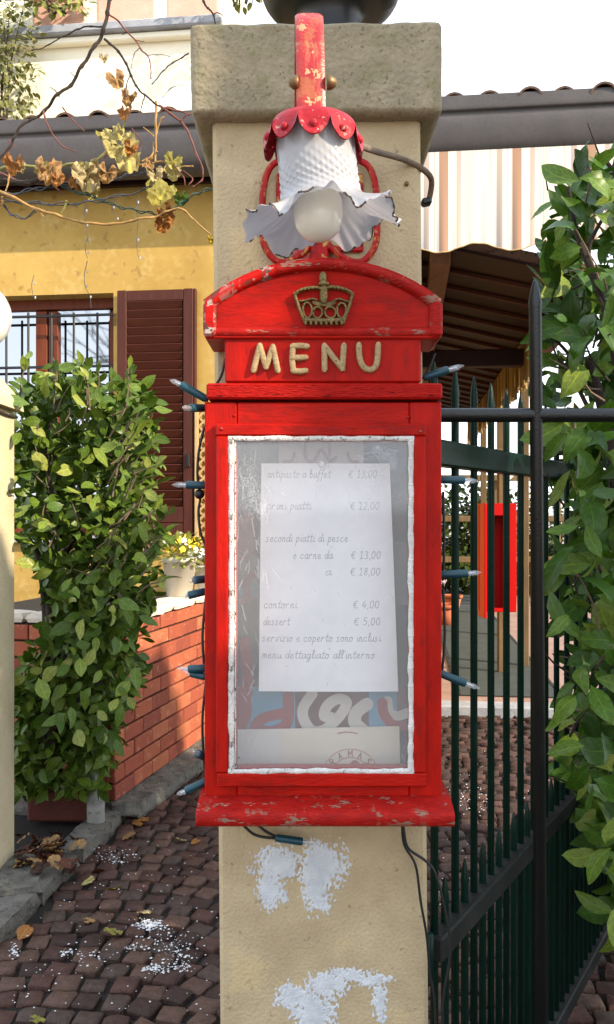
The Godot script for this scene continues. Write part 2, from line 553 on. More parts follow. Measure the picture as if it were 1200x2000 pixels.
	surf("batten_wood", Color(0.26, 0.14, 0.10), Color(0.33, 0.19, 0.14), {"spec": 0.3, "rough": 0.7, "scale": Vector3(0.8, 3.0, 6.0)})
	surf("rafter_wood", Color(0.38, 0.26, 0.18), Color(0.48, 0.34, 0.25), {"spec": 0.3, "rough": 0.7, "scale": Vector3(6.0, 6.0, 0.8)})
	surf("post_wood", Color(0.36, 0.30, 0.22), Color(0.47, 0.40, 0.30), {"spec": 0.3, "rough": 0.8, "scale": Vector3(6.0, 0.8, 6.0)})
	for k in 3:
		var c = [Color(0.50, 0.42, 0.27), Color(0.60, 0.51, 0.34), Color(0.40, 0.32, 0.20)][k]
		flat("reed%d" % k, c, 0.85, 0.0, 0.3)
	surf("lattice_wood", Color(0.68, 0.55, 0.36), Color(0.78, 0.66, 0.46), {"rough": 0.8, "tile": 0.4})
	surf("bark_dark", Color(0.13, 0.10, 0.08), Color(0.24, 0.19, 0.15), {"tile": 0.12, "relief": 0.3, "rough": 0.9})
	surf("bark_grey", Color(0.34, 0.28, 0.22), Color(0.50, 0.43, 0.36), {"tile": 0.12, "relief": 0.2, "rough": 0.9})
	surf("cane_tan", Color(0.52, 0.38, 0.20), Color(0.68, 0.54, 0.30), {"tile": 0.1, "rough": 0.7})
	surf("cane_red", Color(0.34, 0.17, 0.13), Color(0.46, 0.26, 0.20), {"tile": 0.1, "rough": 0.7})
	surf("cane_green", Color(0.40, 0.40, 0.18), Color(0.52, 0.50, 0.26), {"tile": 0.1, "rough": 0.7})
	# plain ones
	flat("cable_black", Color(0.05, 0.055, 0.06), 0.5)
	flat("cable_grey", Color(0.22, 0.24, 0.27), 0.5)
	flat("cable_green", Color(0.06, 0.22, 0.18), 0.5)
	flat("socket_teal", Color(0.03, 0.24, 0.29), 0.45)
	flat("cabinet_red", Color(0.68, 0.04, 0.035), 0.45, 0.0, 0.3)
	flat("rubber_edge", Color(0.07, 0.07, 0.07), 0.7)
	flat("screw", Color(0.45, 0.36, 0.24), 0.5, 0.7)
	flat("petal_yellow", Color(0.90, 0.80, 0.18), 0.7)
	flat("petal_white", Color(0.90, 0.90, 0.88), 0.7)
	flat("crumb_white", Color(0.80, 0.80, 0.80), 0.95)
	flat("room_plaster", Color(0.60, 0.57, 0.52), 0.9)
	surf("bare_board", Color(0.40, 0.29, 0.20), Color(0.50, 0.38, 0.27), {"rough": 0.8, "scale": Vector3(6.0, 0.8, 4.0)})
	flat("edge_dirt", Color(0.30, 0.26, 0.22), 0.9)
	flat("white_sign", Color(0.86, 0.86, 0.84), 0.6)
	var g = flat("opal_glass", Color(0.68, 0.68, 0.69), 0.16)
	g.backlight_enabled = true
	g.backlight = Color(0.85, 0.85, 0.86)
	g = flat("globe_glass", Color(0.92, 0.91, 0.88), 0.2)
	g.backlight_enabled = true
	g.backlight = Color(0.3, 0.3, 0.3)
	flat("bulb_white", Color(0.90, 0.88, 0.83), 0.16)
	g = flat("clear_bulb", Color(0.9, 0.92, 0.94, 0.12), 0.05)
	g.transparency = BaseMaterial3D.TRANSPARENCY_ALPHA
	g = flat("pane", Color(0.85, 0.88, 0.9, 0.07), 0.04)
	g.transparency = BaseMaterial3D.TRANSPARENCY_ALPHA
	flat("window_glass", Color(0.66, 0.68, 0.70), 0.03, 1.0)
	flat("lamp_metal", Color(0.75, 0.76, 0.78), 0.25, 0.9)
	make_leaf_materials()


func make_leaf_materials():
	# one vein picture for broad leaves: pale midrib, side veins, blotches
	var w = 96
	var h = 192
	var nb = noise_bytes(256, 5, 0.05, 4)
	var im = Image.create(w, h, false, Image.FORMAT_RGB8)
	for y in h:
		for x in w:
			var u = abs(x - w * 0.5) / (w * 0.5)
			var t = float(y) / h
			var k = 0.80 + 0.25 * (nb[(y % 256) * 256 + x] / 255.0 - 0.5)
			var vein = abs(fposmod((t - u * 0.16) * 9.0, 1.0) - 0.5)
			if vein < 0.06:
				k += 0.07
			var c = Color(k, k, k)
			if u < 0.05:
				c = Color(1.0, 1.0, 0.86)
			im.set_pixel(x, y, c)
	var tex = ImageTexture.create_from_image(im)
	var tones = {"laurel0": Color(0.42, 0.51, 0.18), "laurel1": Color(0.51, 0.58, 0.23), "laurel2": Color(0.32, 0.42, 0.14), "laurel3": Color(0.63, 0.66, 0.33), "laurel4": Color(0.41, 0.51, 0.22),
		"dark_laurel0": Color(0.28, 0.42, 0.13), "dark_laurel1": Color(0.35, 0.48, 0.15), "dark_laurel2": Color(0.23, 0.35, 0.11), "dark_laurel3": Color(0.43, 0.54, 0.20),
		"far_leaf": Color(0.30, 0.36, 0.17), "pale_leaf": Color(0.55, 0.55, 0.33), "hedge_leaf": Color(0.20, 0.30, 0.11)}
	for key in tones:
		var m = flat(key, tones[key], 0.38, 0.0, 0.32)
		m.albedo_texture = tex
		m.backlight_enabled = true
		m.backlight = Color(0.36, 0.50, 0.12)
	var dry = {"dry_cream": Color(0.80, 0.72, 0.52), "dry_tan": Color(0.70, 0.54, 0.34), "dry_orange": Color(0.70, 0.46, 0.20), "dry_brown": Color(0.42, 0.22, 0.12), "dry_yellow": Color(0.80, 0.68, 0.16), "dry_lime": Color(0.62, 0.58, 0.24), "dry_pale": Color(0.80, 0.74, 0.46), "dry_dark": Color(0.26, 0.16, 0.10)}
	for key in dry:
		var m = flat(key, dry[key], 0.75)
		m.albedo_texture = tex
		m.backlight_enabled = true
		m.backlight = Color(0.5, 0.4, 0.2)


# ------------------------------------------------------------------ the ground
func sett_mesh(sd):
	var r = RandomNumberGenerator.new()
	r.seed = sd
	var mb = MB.new()
	var w = 0.0405 + r.randf_range(-0.003, 0.002)
	var l = 0.0405 + r.randf_range(-0.003, 0.003)
	var low = []
	var rim = []
	var top = []
	for k in 12:
		var side = k / 3
		var f = [-0.84, 0.0, 0.84][k % 3]
		var p = [Vector2(f, -1), Vector2(1, f), Vector2(-f, 1), Vector2(-1, -f)][side]
		p = Vector2(p.x * w, p.y * l) * (0.99 + r.randf_range(-0.08, 0.06))
		low.append(Vector3(p.x * 1.02, -0.05, p.y * 1.02))
		rim.append(Vector3(p.x, -0.006 + r.randf_range(-0.003, 0.002), p.y))
		top.append(Vector3(p.x * 0.92, r.randf_range(-0.0045, 0.003), p.y * 0.92))
	var c = Vector3(r.randf_range(-0.008, 0.008), r.randf_range(-0.003, 0.003), r.randf_range(-0.008, 0.008))
	for k in 12:
		var j = (k + 1) % 12
		mb.sg = -1
		mb.out_face([low[k], low[j], rim[j], rim[k]], Vector3(0, -0.03, 0))
		mb.sg = 1
		mb.out_face([rim[k], rim[j], top[j], top[k]], Vector3(0, -0.05, 0))
		mb.out_face([top[k], top[j], c], Vector3(0, -0.05, 0))
	return mb.done()


func build_ground():
	var g = MB.new()
	g.quad(Vector3(-400, -0.045, 400), Vector3(400, -0.045, 400), Vector3(400, -0.045, -400), Vector3(-400, -0.045, -400))
	struct("ground", g, M.yard_ground)
	var b = MB.new()
	b.grid(func(u, w):
		var x = lerpf(-2.6, 3.4, u)
		var z = lerpf(1.2, -6.16, w)
		return Vector3(x, -0.022 + 0.006 * sin(x * 9.0) * sin(z * 8.0), z), 40, 40)
	var yard = struct("cobbled_yard", b, M.joint_soil)
	var meshes = []
	for k in 9:
		meshes.append(sett_mesh(500 + k))
	var spots = []
	var pitch = 0.088
	for row in range(-15, 82):
		for col in range(-26, 36):
			var x = col * pitch + pitch * fposmod(row * 0.37 + 0.21 * sin(row * 2.3), 1.0) + rnd(-0.007, 0.007)
			var t = fposmod((x + 1.55) / 1.5, 1.0) - 0.5
			var z = -row * pitch * 0.98 + 1.1 * t * t - 0.14 + rnd(-0.006, 0.006)
			if z < -6.1 or z > 1.1:
				continue
			if x < kerb_x(z) + 0.07:
				continue
			var slope = atan(2.2 * t / 1.5)
			var basis = Basis(Vector3.UP, -slope + rnd(-0.16, 0.16)) * Basis(Vector3(rnd(-1, 1), 0, rnd(-1, 1)).normalized(), rnd(0.0, 0.07))
			basis = basis * Basis.from_scale(Vector3(rnd(0.88, 1.04), 1, rnd(0.88, 1.03)))
			var y = rnd(-0.009, 0.005)
			var d = -z
			var seen = false
			if d > 1.5:
				var px = 600.0 + F * x / d
				var py = 1000.0 + F * EYE / d
				seen = py < 2030 and ((px > 0 and px < 440) or (px > 830 and px < 1190 and py > 1385))
			spots.append([0.0 if seen else 100.0, d, Transform3D(basis, Vector3(x, y, z))])
	spots.sort_custom(func(p, q): return p[0] + p[1] < q[0] + q[1])
	var rest = []
	for i in spots.size():
		if i < 300:
			var o = obj("cobble", meshes[i % 9], M["sett%d" % rng.randi_range(0, 4)], yard)
			o.transform = spots[i][2]
		else:
			rest.append(spots[i][2])
	var parts = [[], [], []]
	for i in rest.size():
		parts[rng.randi_range(0, 2)].append(rest[i])
	for k in 3:
		multi("cobbles", meshes[k], M["sett%d" % k], parts[k], yard)
	# the worn kerb that edges the cobbles in front of the brick planter
	var kerb = Node3D.new()
	kerb.name = "kerb"
	add_child(kerb)
	kerb.set_meta("kind", "structure")
	var z = -2.75
	for k in 6:
		var len = [0.42, 0.36, 0.5, 0.44, 0.52, 0.5][k]
		var mb = MB.new()
		var x = kerb_x(z - len * 0.5)
		var dir = atan2(kerb_x(z - len) - kerb_x(z), len)
		var xf = Transform3D(Basis(Vector3.UP, -dir) * Basis(Vector3.FORWARD, rnd(-0.05, 0.05)), Vector3(x - 0.005, 0.0, z - len * 0.5))
		rough_block(mb, xf, Vector3(0.13, 0.10, len - 0.012), 0.012)
		obj("kerb_stone", mb, M.concrete, kerb)
		z -= len
	# the bed of soil between kerb and house
	var s = MB.new()
	s.grid(func(u, w):
		var zz = lerpf(-2.6, -5.6, w)
		var x = lerpf(kerb_x(zz) - 0.03, -3.2, u)
		return Vector3(x, -0.02 + 0.05 * min(1.0, u * 3.0) + 0.01 * sin(x * 17.0) * cos(zz * 13.0), zz), 20, 24, true)
	struct("soil_bed", s, M.joint_soil)


func kerb_x(z):
	return -1.07 + 0.145 * (-z - 3.0)


func rough_block(mb, xf, size, amp):
	# a block of stone with worn faces: a box whose surface is pushed about a little
	var n = FastNoiseLite.new()
	n.seed = rng.randi() % 10000
	n.frequency = 9.0
	var h = size * 0.5
	for ax in 3:
		for s in [-1.0, 1.0]:
			mb.grid(func(u, w):
				var q = Vector3.ZERO
				q[ax] = s * h[ax]
				q[(ax + 1) % 3] = (u * 2.0 - 1.0) * h[(ax + 1) % 3]
				q[(ax + 2) % 3] = (w * 2.0 - 1.0) * h[(ax + 2) % 3]
				var e = q / h
				var soft = 1.0 - 0.10 * pow(abs(e.x * e.y * e.z), 0.5)
				q = q * soft
				q += Vector3(n.get_noise_3d(q.x, q.y, q.z), n.get_noise_3d(q.x + 9, q.y, q.z), n.get_noise_3d(q.x, q.y + 9, q.z)) * amp
				return xf * q, 6, 6, s < 0.0)


# ------------------------------------------------------------------ the house
func hl(px, py, off):
	# where the line of sight through a pixel meets the plane that lies off metres before the facade, in the house's own axes
	var a = (px - 600.0) / F
	var d = (5.6 * cos(YAW) - off) / (cos(YAW) + sin(YAW) * a)
	var X = a * d
	var Z = -d + 5.6
	return Vector3(X * cos(YAW) + Z * sin(YAW), EYE + (1000.0 - py) / F * d, off)


func hbox(called, m, px0, py0, px1, py1, off, thick, parent, c = 0.004):
	var mb = MB.new()
	hadd(mb, px0, py0, px1, py1, off, thick, c)
	return obj(called, mb, m, parent)


func hadd(mb, px0, py0, px1, py1, off, thick, c = 0.004):
	var pm = (px0 + px1) * 0.5
	mb.box2(Vector3(hl(px0, py0, off).x, hl(pm, py0, off).y, off - thick), Vector3(hl(px1, py0, off).x, hl(pm, py1, off).y, off), c)


func build_house():
	var h = thing("house", "ochre plastered house with brown gutter, shuttered window and pale upper wall", "house", Vector3(0, 0, -5.6))
	h.rotation.y = -YAW
	var wx = [hl(-420, 800, 0).x, hl(-175, 800, 0).x, hl(222, 800, 0).x, hl(770, 800, 0).x]
	var top = hl(222, 572, 0).y
	var sill = hl(222, 1050, 0).y
	var mb = MB.new()
	mb.box2(Vector3(wx[0], 0, -0.3), Vector3(wx[1], 3.95, 0))
	mb.box2(Vector3(wx[1], top, -0.3), Vector3(wx[2], 3.95, 0))
	mb.box2(Vector3(wx[1], 0, -0.3), Vector3(wx[2], sill, 0))
	mb.box2(Vector3(wx[2], 0, -0.3), Vector3(wx[3], 3.95, 0))
	obj("wall", mb, M.ochre_wall, h)
	mb = MB.new()
	mb.box2(Vector3(wx[3] - 0.3, 0, -8.0), Vector3(wx[3], 4.2, -0.302))
	obj("side_wall", mb, M.ochre_wall, h)
	mb = MB.new()
	mb.box2(Vector3(wx[0], 0, 0.002), Vector3(wx[3], hl(60, 1225, 0).y, 0.035), 0.006)
	obj("plinth", mb, M.granite, h)
	# room behind the window
	mb = MB.new()
	mb.box2(Vector3(wx[1] - 0.1, sill - 0.1, -0.40), Vector3(wx[2] + 0.1, top + 0.1, -0.36))
	obj("room_back", mb, M.room_plaster, h)
	# window: frame, two casements, reflecting panes
	var wn = Node3D.new()
	wn.name = "window"
	h.add_child(wn)
	hbox("frame", M.window_wood, -175, 574, 222, 607, -0.13, 0.06, wn)
	hbox("frame", M.window_wood, 70, 608, 92, 1048, -0.125, 0.06, wn)
	hbox("frame", M.window_wood, 95, 608, 113, 1048, -0.13, 0.06, wn)
	hbox("frame", M.window_wood, 214, 608, 222, 1048, -0.13, 0.06, wn)
	hbox("frame", M.window_wood, -175, 1020, 222, 1049, -0.135, 0.06, wn)
	hbox("pane", M.window_glass, -175, 606, 71, 1022, -0.160, 0.006, wn, 0.0)
	hbox("pane", M.window_glass, 112, 606, 215, 1022, -0.161, 0.006, wn, 0.0)
	hbox("sill", M.grey_stone, -190, 1046, 236, 1060, 0.05, 0.2, h)
	# wrought grille before the window
	var gr = Node3D.new()
	gr.name = "window_grille"
	h.add_child(gr)
	for py in [619, 718, 860, 985]:
		hbox("grille_bar", M.iron_black, -175, py - 2.5, 228, py + 2.5, -0.028, 0.014, gr)
	for px in [-92, -40, 12, 55, 100, 144, 190]:
		hbox("grille_bar", M.iron_black, px - 2.2, 610, px + 2.2, 1045, -0.032, 0.012, gr)
	hbox("grille_bracket", M.iron_black, 221, 611, 230, 638, 0.0, 0.03, gr)
	# open louvred shutter
	var sh = Node3D.new()
	sh.name = "shutter"
	h.add_child(sh)
	hbox("stile", M.shutter_frame, 229, 567, 247, 1047, 0.055, 0.04, sh)
	hbox("stile", M.shutter_frame, 358, 563, 377, 1047, 0.055, 0.04, sh)
	hbox("edge_strip", M.shutter_frame, 377.5, 563, 383, 1047, 0.045, 0.03, sh)
	hbox("rail", M.shutter_frame, 247.5, 566, 357.5, 587, 0.054, 0.037, sh)
	hbox("rail", M.shutter_frame, 247.5, 990, 357.5, 1021, 0.054, 0.037, sh)
	hbox("rail", M.shutter_frame, 247.5, 1021.6, 357.5, 1047, 0.053, 0.037, sh)
	hbox("shutter_back", M.shutter_wood, 247.5, 587.5, 357.5, 989.5, 0.022, 0.006, sh)
	for k in 24:
		var py = 587.0 + 403.0 * (k + 0.5) / 24.0
		var a = hl(248, py, 0.039)
		var b = hl(357, py, 0.039)
		mb = MB.new()
		mb.cbox(Transform3D(Basis(Vector3.RIGHT, 0.42), Vector3((a.x + b.x) * 0.5, hl(300, py, 0.039).y, 0.038)), Vector3(b.x - a.x, 0.056, 0.009), 0.003)
		obj("slat", mb, M.shutter_wood, sh)
	mb = MB.new()
	mb.box2(hl(366, 885, 0.055), hl(370, 912, 0.075), 0.003)
	mb.box2(hl(365, 905, 0.075), hl(371, 912, 0.085), 0.003)
	obj("latch", mb, M.iron_black, sh)
	# eaves: soffit, gutter, tiles
	var gx0 = hl(-260, 300, 0.3).x
	var gx1 = hl(1560, 300, 0.3).x
	mb = MB.new()
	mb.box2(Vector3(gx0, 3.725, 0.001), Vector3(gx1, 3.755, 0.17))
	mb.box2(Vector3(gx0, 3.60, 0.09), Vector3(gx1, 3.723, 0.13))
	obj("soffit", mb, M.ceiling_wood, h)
	var prof = smooth([Vector2(0.605, 3.800), Vector2(0.606, 3.735), Vector2(0.590, 3.722), Vector2(0.588, 3.705), Vector2(0.612, 3.690), Vector2(0.612, 3.63), Vector2(0.59, 3.555), Vector2(0.545, 3.512), Vector2(0.48, 3.497), Vector2(0.42, 3.53), Vector2(0.405, 3.6)], 4)
	mb = MB.new()
	mb.grid(func(u, w):
		var p = prof[int(round(w * (prof.size() - 1)))]
		return Vector3(lerpf(gx0, gx1, u), 3.60 + (p.y - 3.497) * 1.22, p.x - 0.265), 12, prof.size() - 1, true)
	mb.grid(func(u, w):
		return Vector3(lerpf(gx0, gx1, u), 3.969, lerpf(0.340, 0.135, w)), 12, 1)
	obj("gutter", mb, M.gutter_brown, h)
	mb = MB.new()
	var slope = Basis(Vector3.RIGHT, 0.30)
	mb.cbox(Transform3D(slope, Vector3((gx0 + gx1) * 0.5, 4.13, -0.40)), Vector3(gx1 - gx0, 0.03, 1.40))
	obj("roof", mb, M.roof_tile, h)
	var tile = MB.new()
	tile.grid(func(u, w):
		var a = PI * u
		var r = lerpf(0.082, 0.070, w)
		return Vector3(-r * cos(a), r * sin(a), lerpf(0.0, -0.46, w)), 10, 2)
	tile.grid(func(u, w):
		var a = PI * u
		var r = lerpf(0.070, 0.058, w)
		return Vector3(-r * cos(a), r * sin(a), lerpf(0.0, -0.46, w)), 10, 2, true)
	tile.grid(func(u, w):
		var a = PI * u
		var r = lerpf(0.070, 0.082, w)
		return Vector3(-r * cos(a), r * sin(a), 0.0), 10, 1, true)
	var tm = tile.done()
	var x = gx0 + 0.05
	while x < gx1:
		for row in 2:
			var o = obj("roof_tile", tm, M.roof_tile, h)
			o.position = Vector3(x + rnd(-0.012, 0.012), 3.918 + row * 0.125, 0.32 + rnd(-0.02, 0.02) - row * 0.40)
			o.rotation = Vector3(0.30 + rnd(-0.02, 0.02), rnd(-0.03, 0.03), rnd(-0.03, 0.03))
		x += 0.222
	# upper storey and its ledge
	mb = MB.new()
	mb.box2(Vector3(hl(-420, 100, -1.0).x, 3.95, -1.3), Vector3(hl(470, 100, -1.0).x, 5.95, -1.0))
	obj("upper_wall", mb, M.cream_wall, h)
	var ly = hl(200, 34, -0.9)
	var ly2 = hl(200, 62, -0.9)
	mb = MB.new()
	mb.box2(Vector3(hl(-420, 50, -0.9).x, ly2.y, -1.5), Vector3(hl(432, 50, -0.9).x, ly2.y + 0.075, -0.88), 0.012)
	obj("ledge", mb, M.grey_stone, h)
	mb = MB.new()
	mb.box2(Vector3(hl(-420, 50, -0.9).x, ly2.y - 0.055, -1.0), Vector3(hl(431, 50, -0.95).x, ly2.y - 0.002, -0.93), 0.01)
	obj("ledge_moulding", mb, M.cream_wall, h)
	h.set_meta("kind", "thing")
	# planters on the ledge
	var edge = [[64, 168], [190, 304], [326, 428]]
	var words = ["pink terracotta trough on the upper ledge beside the trailing plant", "pink terracotta trough in the middle of the upper ledge under a yellow shrub", "pink terracotta trough on the upper ledge end nearest the gate pillar"]
	for k in 3:
		var a = hl(edge[k][0], 35, -1.0)
		var b = hl(edge[k][1], 35, -1.0)
		var at = h.transform * Vector3((a.x + b.x) * 0.5, ly2.y + 0.075, -1.12)
		var t = thing("terracotta_trough", words[k], "planter", at, "troughs on the upper ledge")
		t.rotation.y = -YAW
		mb = MB.new()
		mb.cbox(T(0, 0.13, 0), Vector3(b.x - a.x, 0.26, 0.26), 0.015)
		obj("trough", mb, M.pink_terracotta, t)
		mb = MB.new()
		mb.cbox(T(0, 0.275, 0), Vector3(b.x - a.x + 0.03, 0.05, 0.30), 0.012)
		obj("rim", mb, M.pink_terracotta, t)
	# plants up there
	leaf_cloud("trailing_plant", "pale green trailing plant hanging over the upper ledge corner", "plant", h.transform * Vector3(hl(10, 20, -0.7).x - 0.12, 5.05, -0.75), Vector3(0.36, 0.75, 0.25), 1500, 0.055, "pale_leaf")
	leaf_cloud("yellow_shrub", "small yellow-leaved shrub behind the gate pillar on the upper ledge", "plant", h.transform * Vector3(hl(470, 20, -0.6).x, 5.45, -0.65), Vector3(0.22, 0.24, 0.15), 150, 0.06, "pale_leaf")
	leaf_cloud("green_plant", "small green plant growing in the first upper trough", "plant", h.transform * Vector3(hl(120, 10, -0.95).x, 5.48, -0.88), Vector3(0.25, 0.10, 0.12), 120, 0.07, "laurel3")
	# lattice trellis beside the shutter
	var t = thing("lattice_trellis", "tan wooden diamond lattice trellis on the ochre wall behind the menu box", "trellis", Vector3(0, 0, -5.6))
	t.rotation.y = -YAW
	var lo = hl(384, 1160, 0.06)
	var hi = hl(500, 790, 0.06)
	for xx in [lo.x, hi.x]:
		mb = MB.new()
		mb.box2(Vector3(xx - 0.012, lo.y, 0.04), Vector3(xx + 0.012, hi.y, 0.065), 0.003)
		obj("upright", mb, M.lattice_wood, t)
	var wdt = hi.x - lo.x
	var yy = lo.y - wdt
	while yy < hi.y:
		for s in [-1.0, 1.0]:
			var y0 = max(yy, lo.y)
			var y1 = min(yy + wdt, hi.y)
			if y1 - y0 > 0.03:
				var f0 = (y0 - yy) / wdt
				var f1 = (y1 - yy) / wdt
				var xa = lerpf(lo.x, hi.x, f0 if s > 0 else 1.0 - f0)
				var xb = lerpf(lo.x, hi.x, f1 if s > 0 else 1.0 - f1)
				var va = Vector3(xa, y0, 0.047 + 0.006 * s)
				var vb = Vector3(xb, y1, 0.047 + 0.006 * s)
				mb = MB.new()
				mb.cbox(Transform3D(Basis(Vector3.BACK, atan2(vb.y - va.y, vb.x - va.x)), (va + vb) * 0.5), Vector3(va.distance_to(vb), 0.014, 0.005), 0.0015)
				obj("lattice_strip", mb, M.lattice_wood, t)
		yy += 0.062


func leaf_forms(sd, count, lo, hi):
	# leaves of one plant: narrow and broad, flat, rolled, twisted and bent ones
	var r = RandomNumberGenerator.new()
	r.seed = sd
	var out = []
	for k in count:
		out.append(leaf_mesh(r.randf_range(lo, hi), r.randf_range(0.05, 0.5), r.randf_range(-0.7, 1.5), r.randf_range(0.0, 0.05), r.randf_range(-0.9, 0.9), r.randf_range(-0.12, 0.12)))
	return out


func leaf_mesh(ratio, fold, curl, wave = 0.0, twist = 0.0, bend = 0.0):
	# a broad pointed leaf of length 1 along y, face towards z
	var mb = MB.new()
	var ts = [0.0, 0.05, 0.16, 0.32, 0.50, 0.68, 0.84, 0.95, 1.0]
	var ws = [0.05, 0.12, 0.58, 0.92, 1.0, 0.86, 0.54, 0.20, 0.02]
	mb.grid(func(u, w):
		var k = int(round(w * 8.0))
		var s = u * 2.0 - 1.0
		var t = ts[k]
		var x = s * ws[k] * ratio * 0.5
		var z = fold * abs(x) + wave * sin(t * 9.0 + s) * abs(s)
		var a = curl * t
		var tw = twist * t
		var xx = x * cos(tw) - z * sin(tw) + bend * sin(t * PI)
		z = x * sin(tw) + z * cos(tw)
		return Vector3(xx, t * cos(a * 0.6) - z * sin(a) * 0.3, z - t * sin(a) * 0.5), 2, 8)
	return mb.done()


func leaf_xf(pos, dir, face, scale):
	var y = dir.normalized()
	var z = (face - y * face.dot(y))
	if z.length() < 0.05:
		z = y.cross(Vector3.RIGHT)
	z = z.normalized()
	var x = y.cross(z)
	return Transform3D(Basis(x, y, z).scaled_local(Vector3.ONE * scale), pos)


func rdir():
	var v = Vector3(rnd(-1, 1), rnd(-1, 1), rnd(-1, 1))
	return v.normalized() if v.length() > 0.05 else Vector3.UP


func leaf_cloud(called, label, cat, at, half, count, size, mat, stems = 5):
	var t = thing(called, label, cat, at)
	var n = FastNoiseLite.new()
	n.seed = rng.randi() % 9999
	n.frequency = 1.1 / max(half.x, half.y)
	var xs = []
	var guard = 0
	while xs.size() < count and guard < count * 12:
		guard += 1
		var p = Vector3(rnd(-1, 1), rnd(-1, 1), rnd(-1, 1))
		var r = p.length() + n.get_noise_3d(p.x * 3.0 * half.x, p.y * 3.0 * half.y, p.z * 3.0 * half.z) * 0.55
		if r > 1.0:
			continue
		var out = (p + Vector3(0, 0.25, 0.2) + rdir() * 0.8).normalized()
		xs.append(leaf_xf(p * half, (out + rdir() * 0.5 - Vector3(0, 0.3, 0)), out + Vector3(0, 0.6, 0.3), size * rnd(0.7, 1.25)))
	multi("leaves", leaf_mesh(0.55, 0.25, 0.5), M[mat], xs, t)
	for k in stems:
		var mb = MB.new()
		var a = Vector3(rnd(-0.3, 0.3) * half.x, -half.y, rnd(-0.3, 0.3) * half.z)
		var b = Vector3(rnd(-0.8, 0.8) * half.x, rnd(0.1, 0.8) * half.y, rnd(-0.7, 0.7) * half.z)
		mb.tube([a, (a + b) * 0.5 + rdir() * 0.15 * half.x, b], [0.008, 0.006, 0.003], 5)
		obj("stem", mb, M.bark_dark, t)
	return t


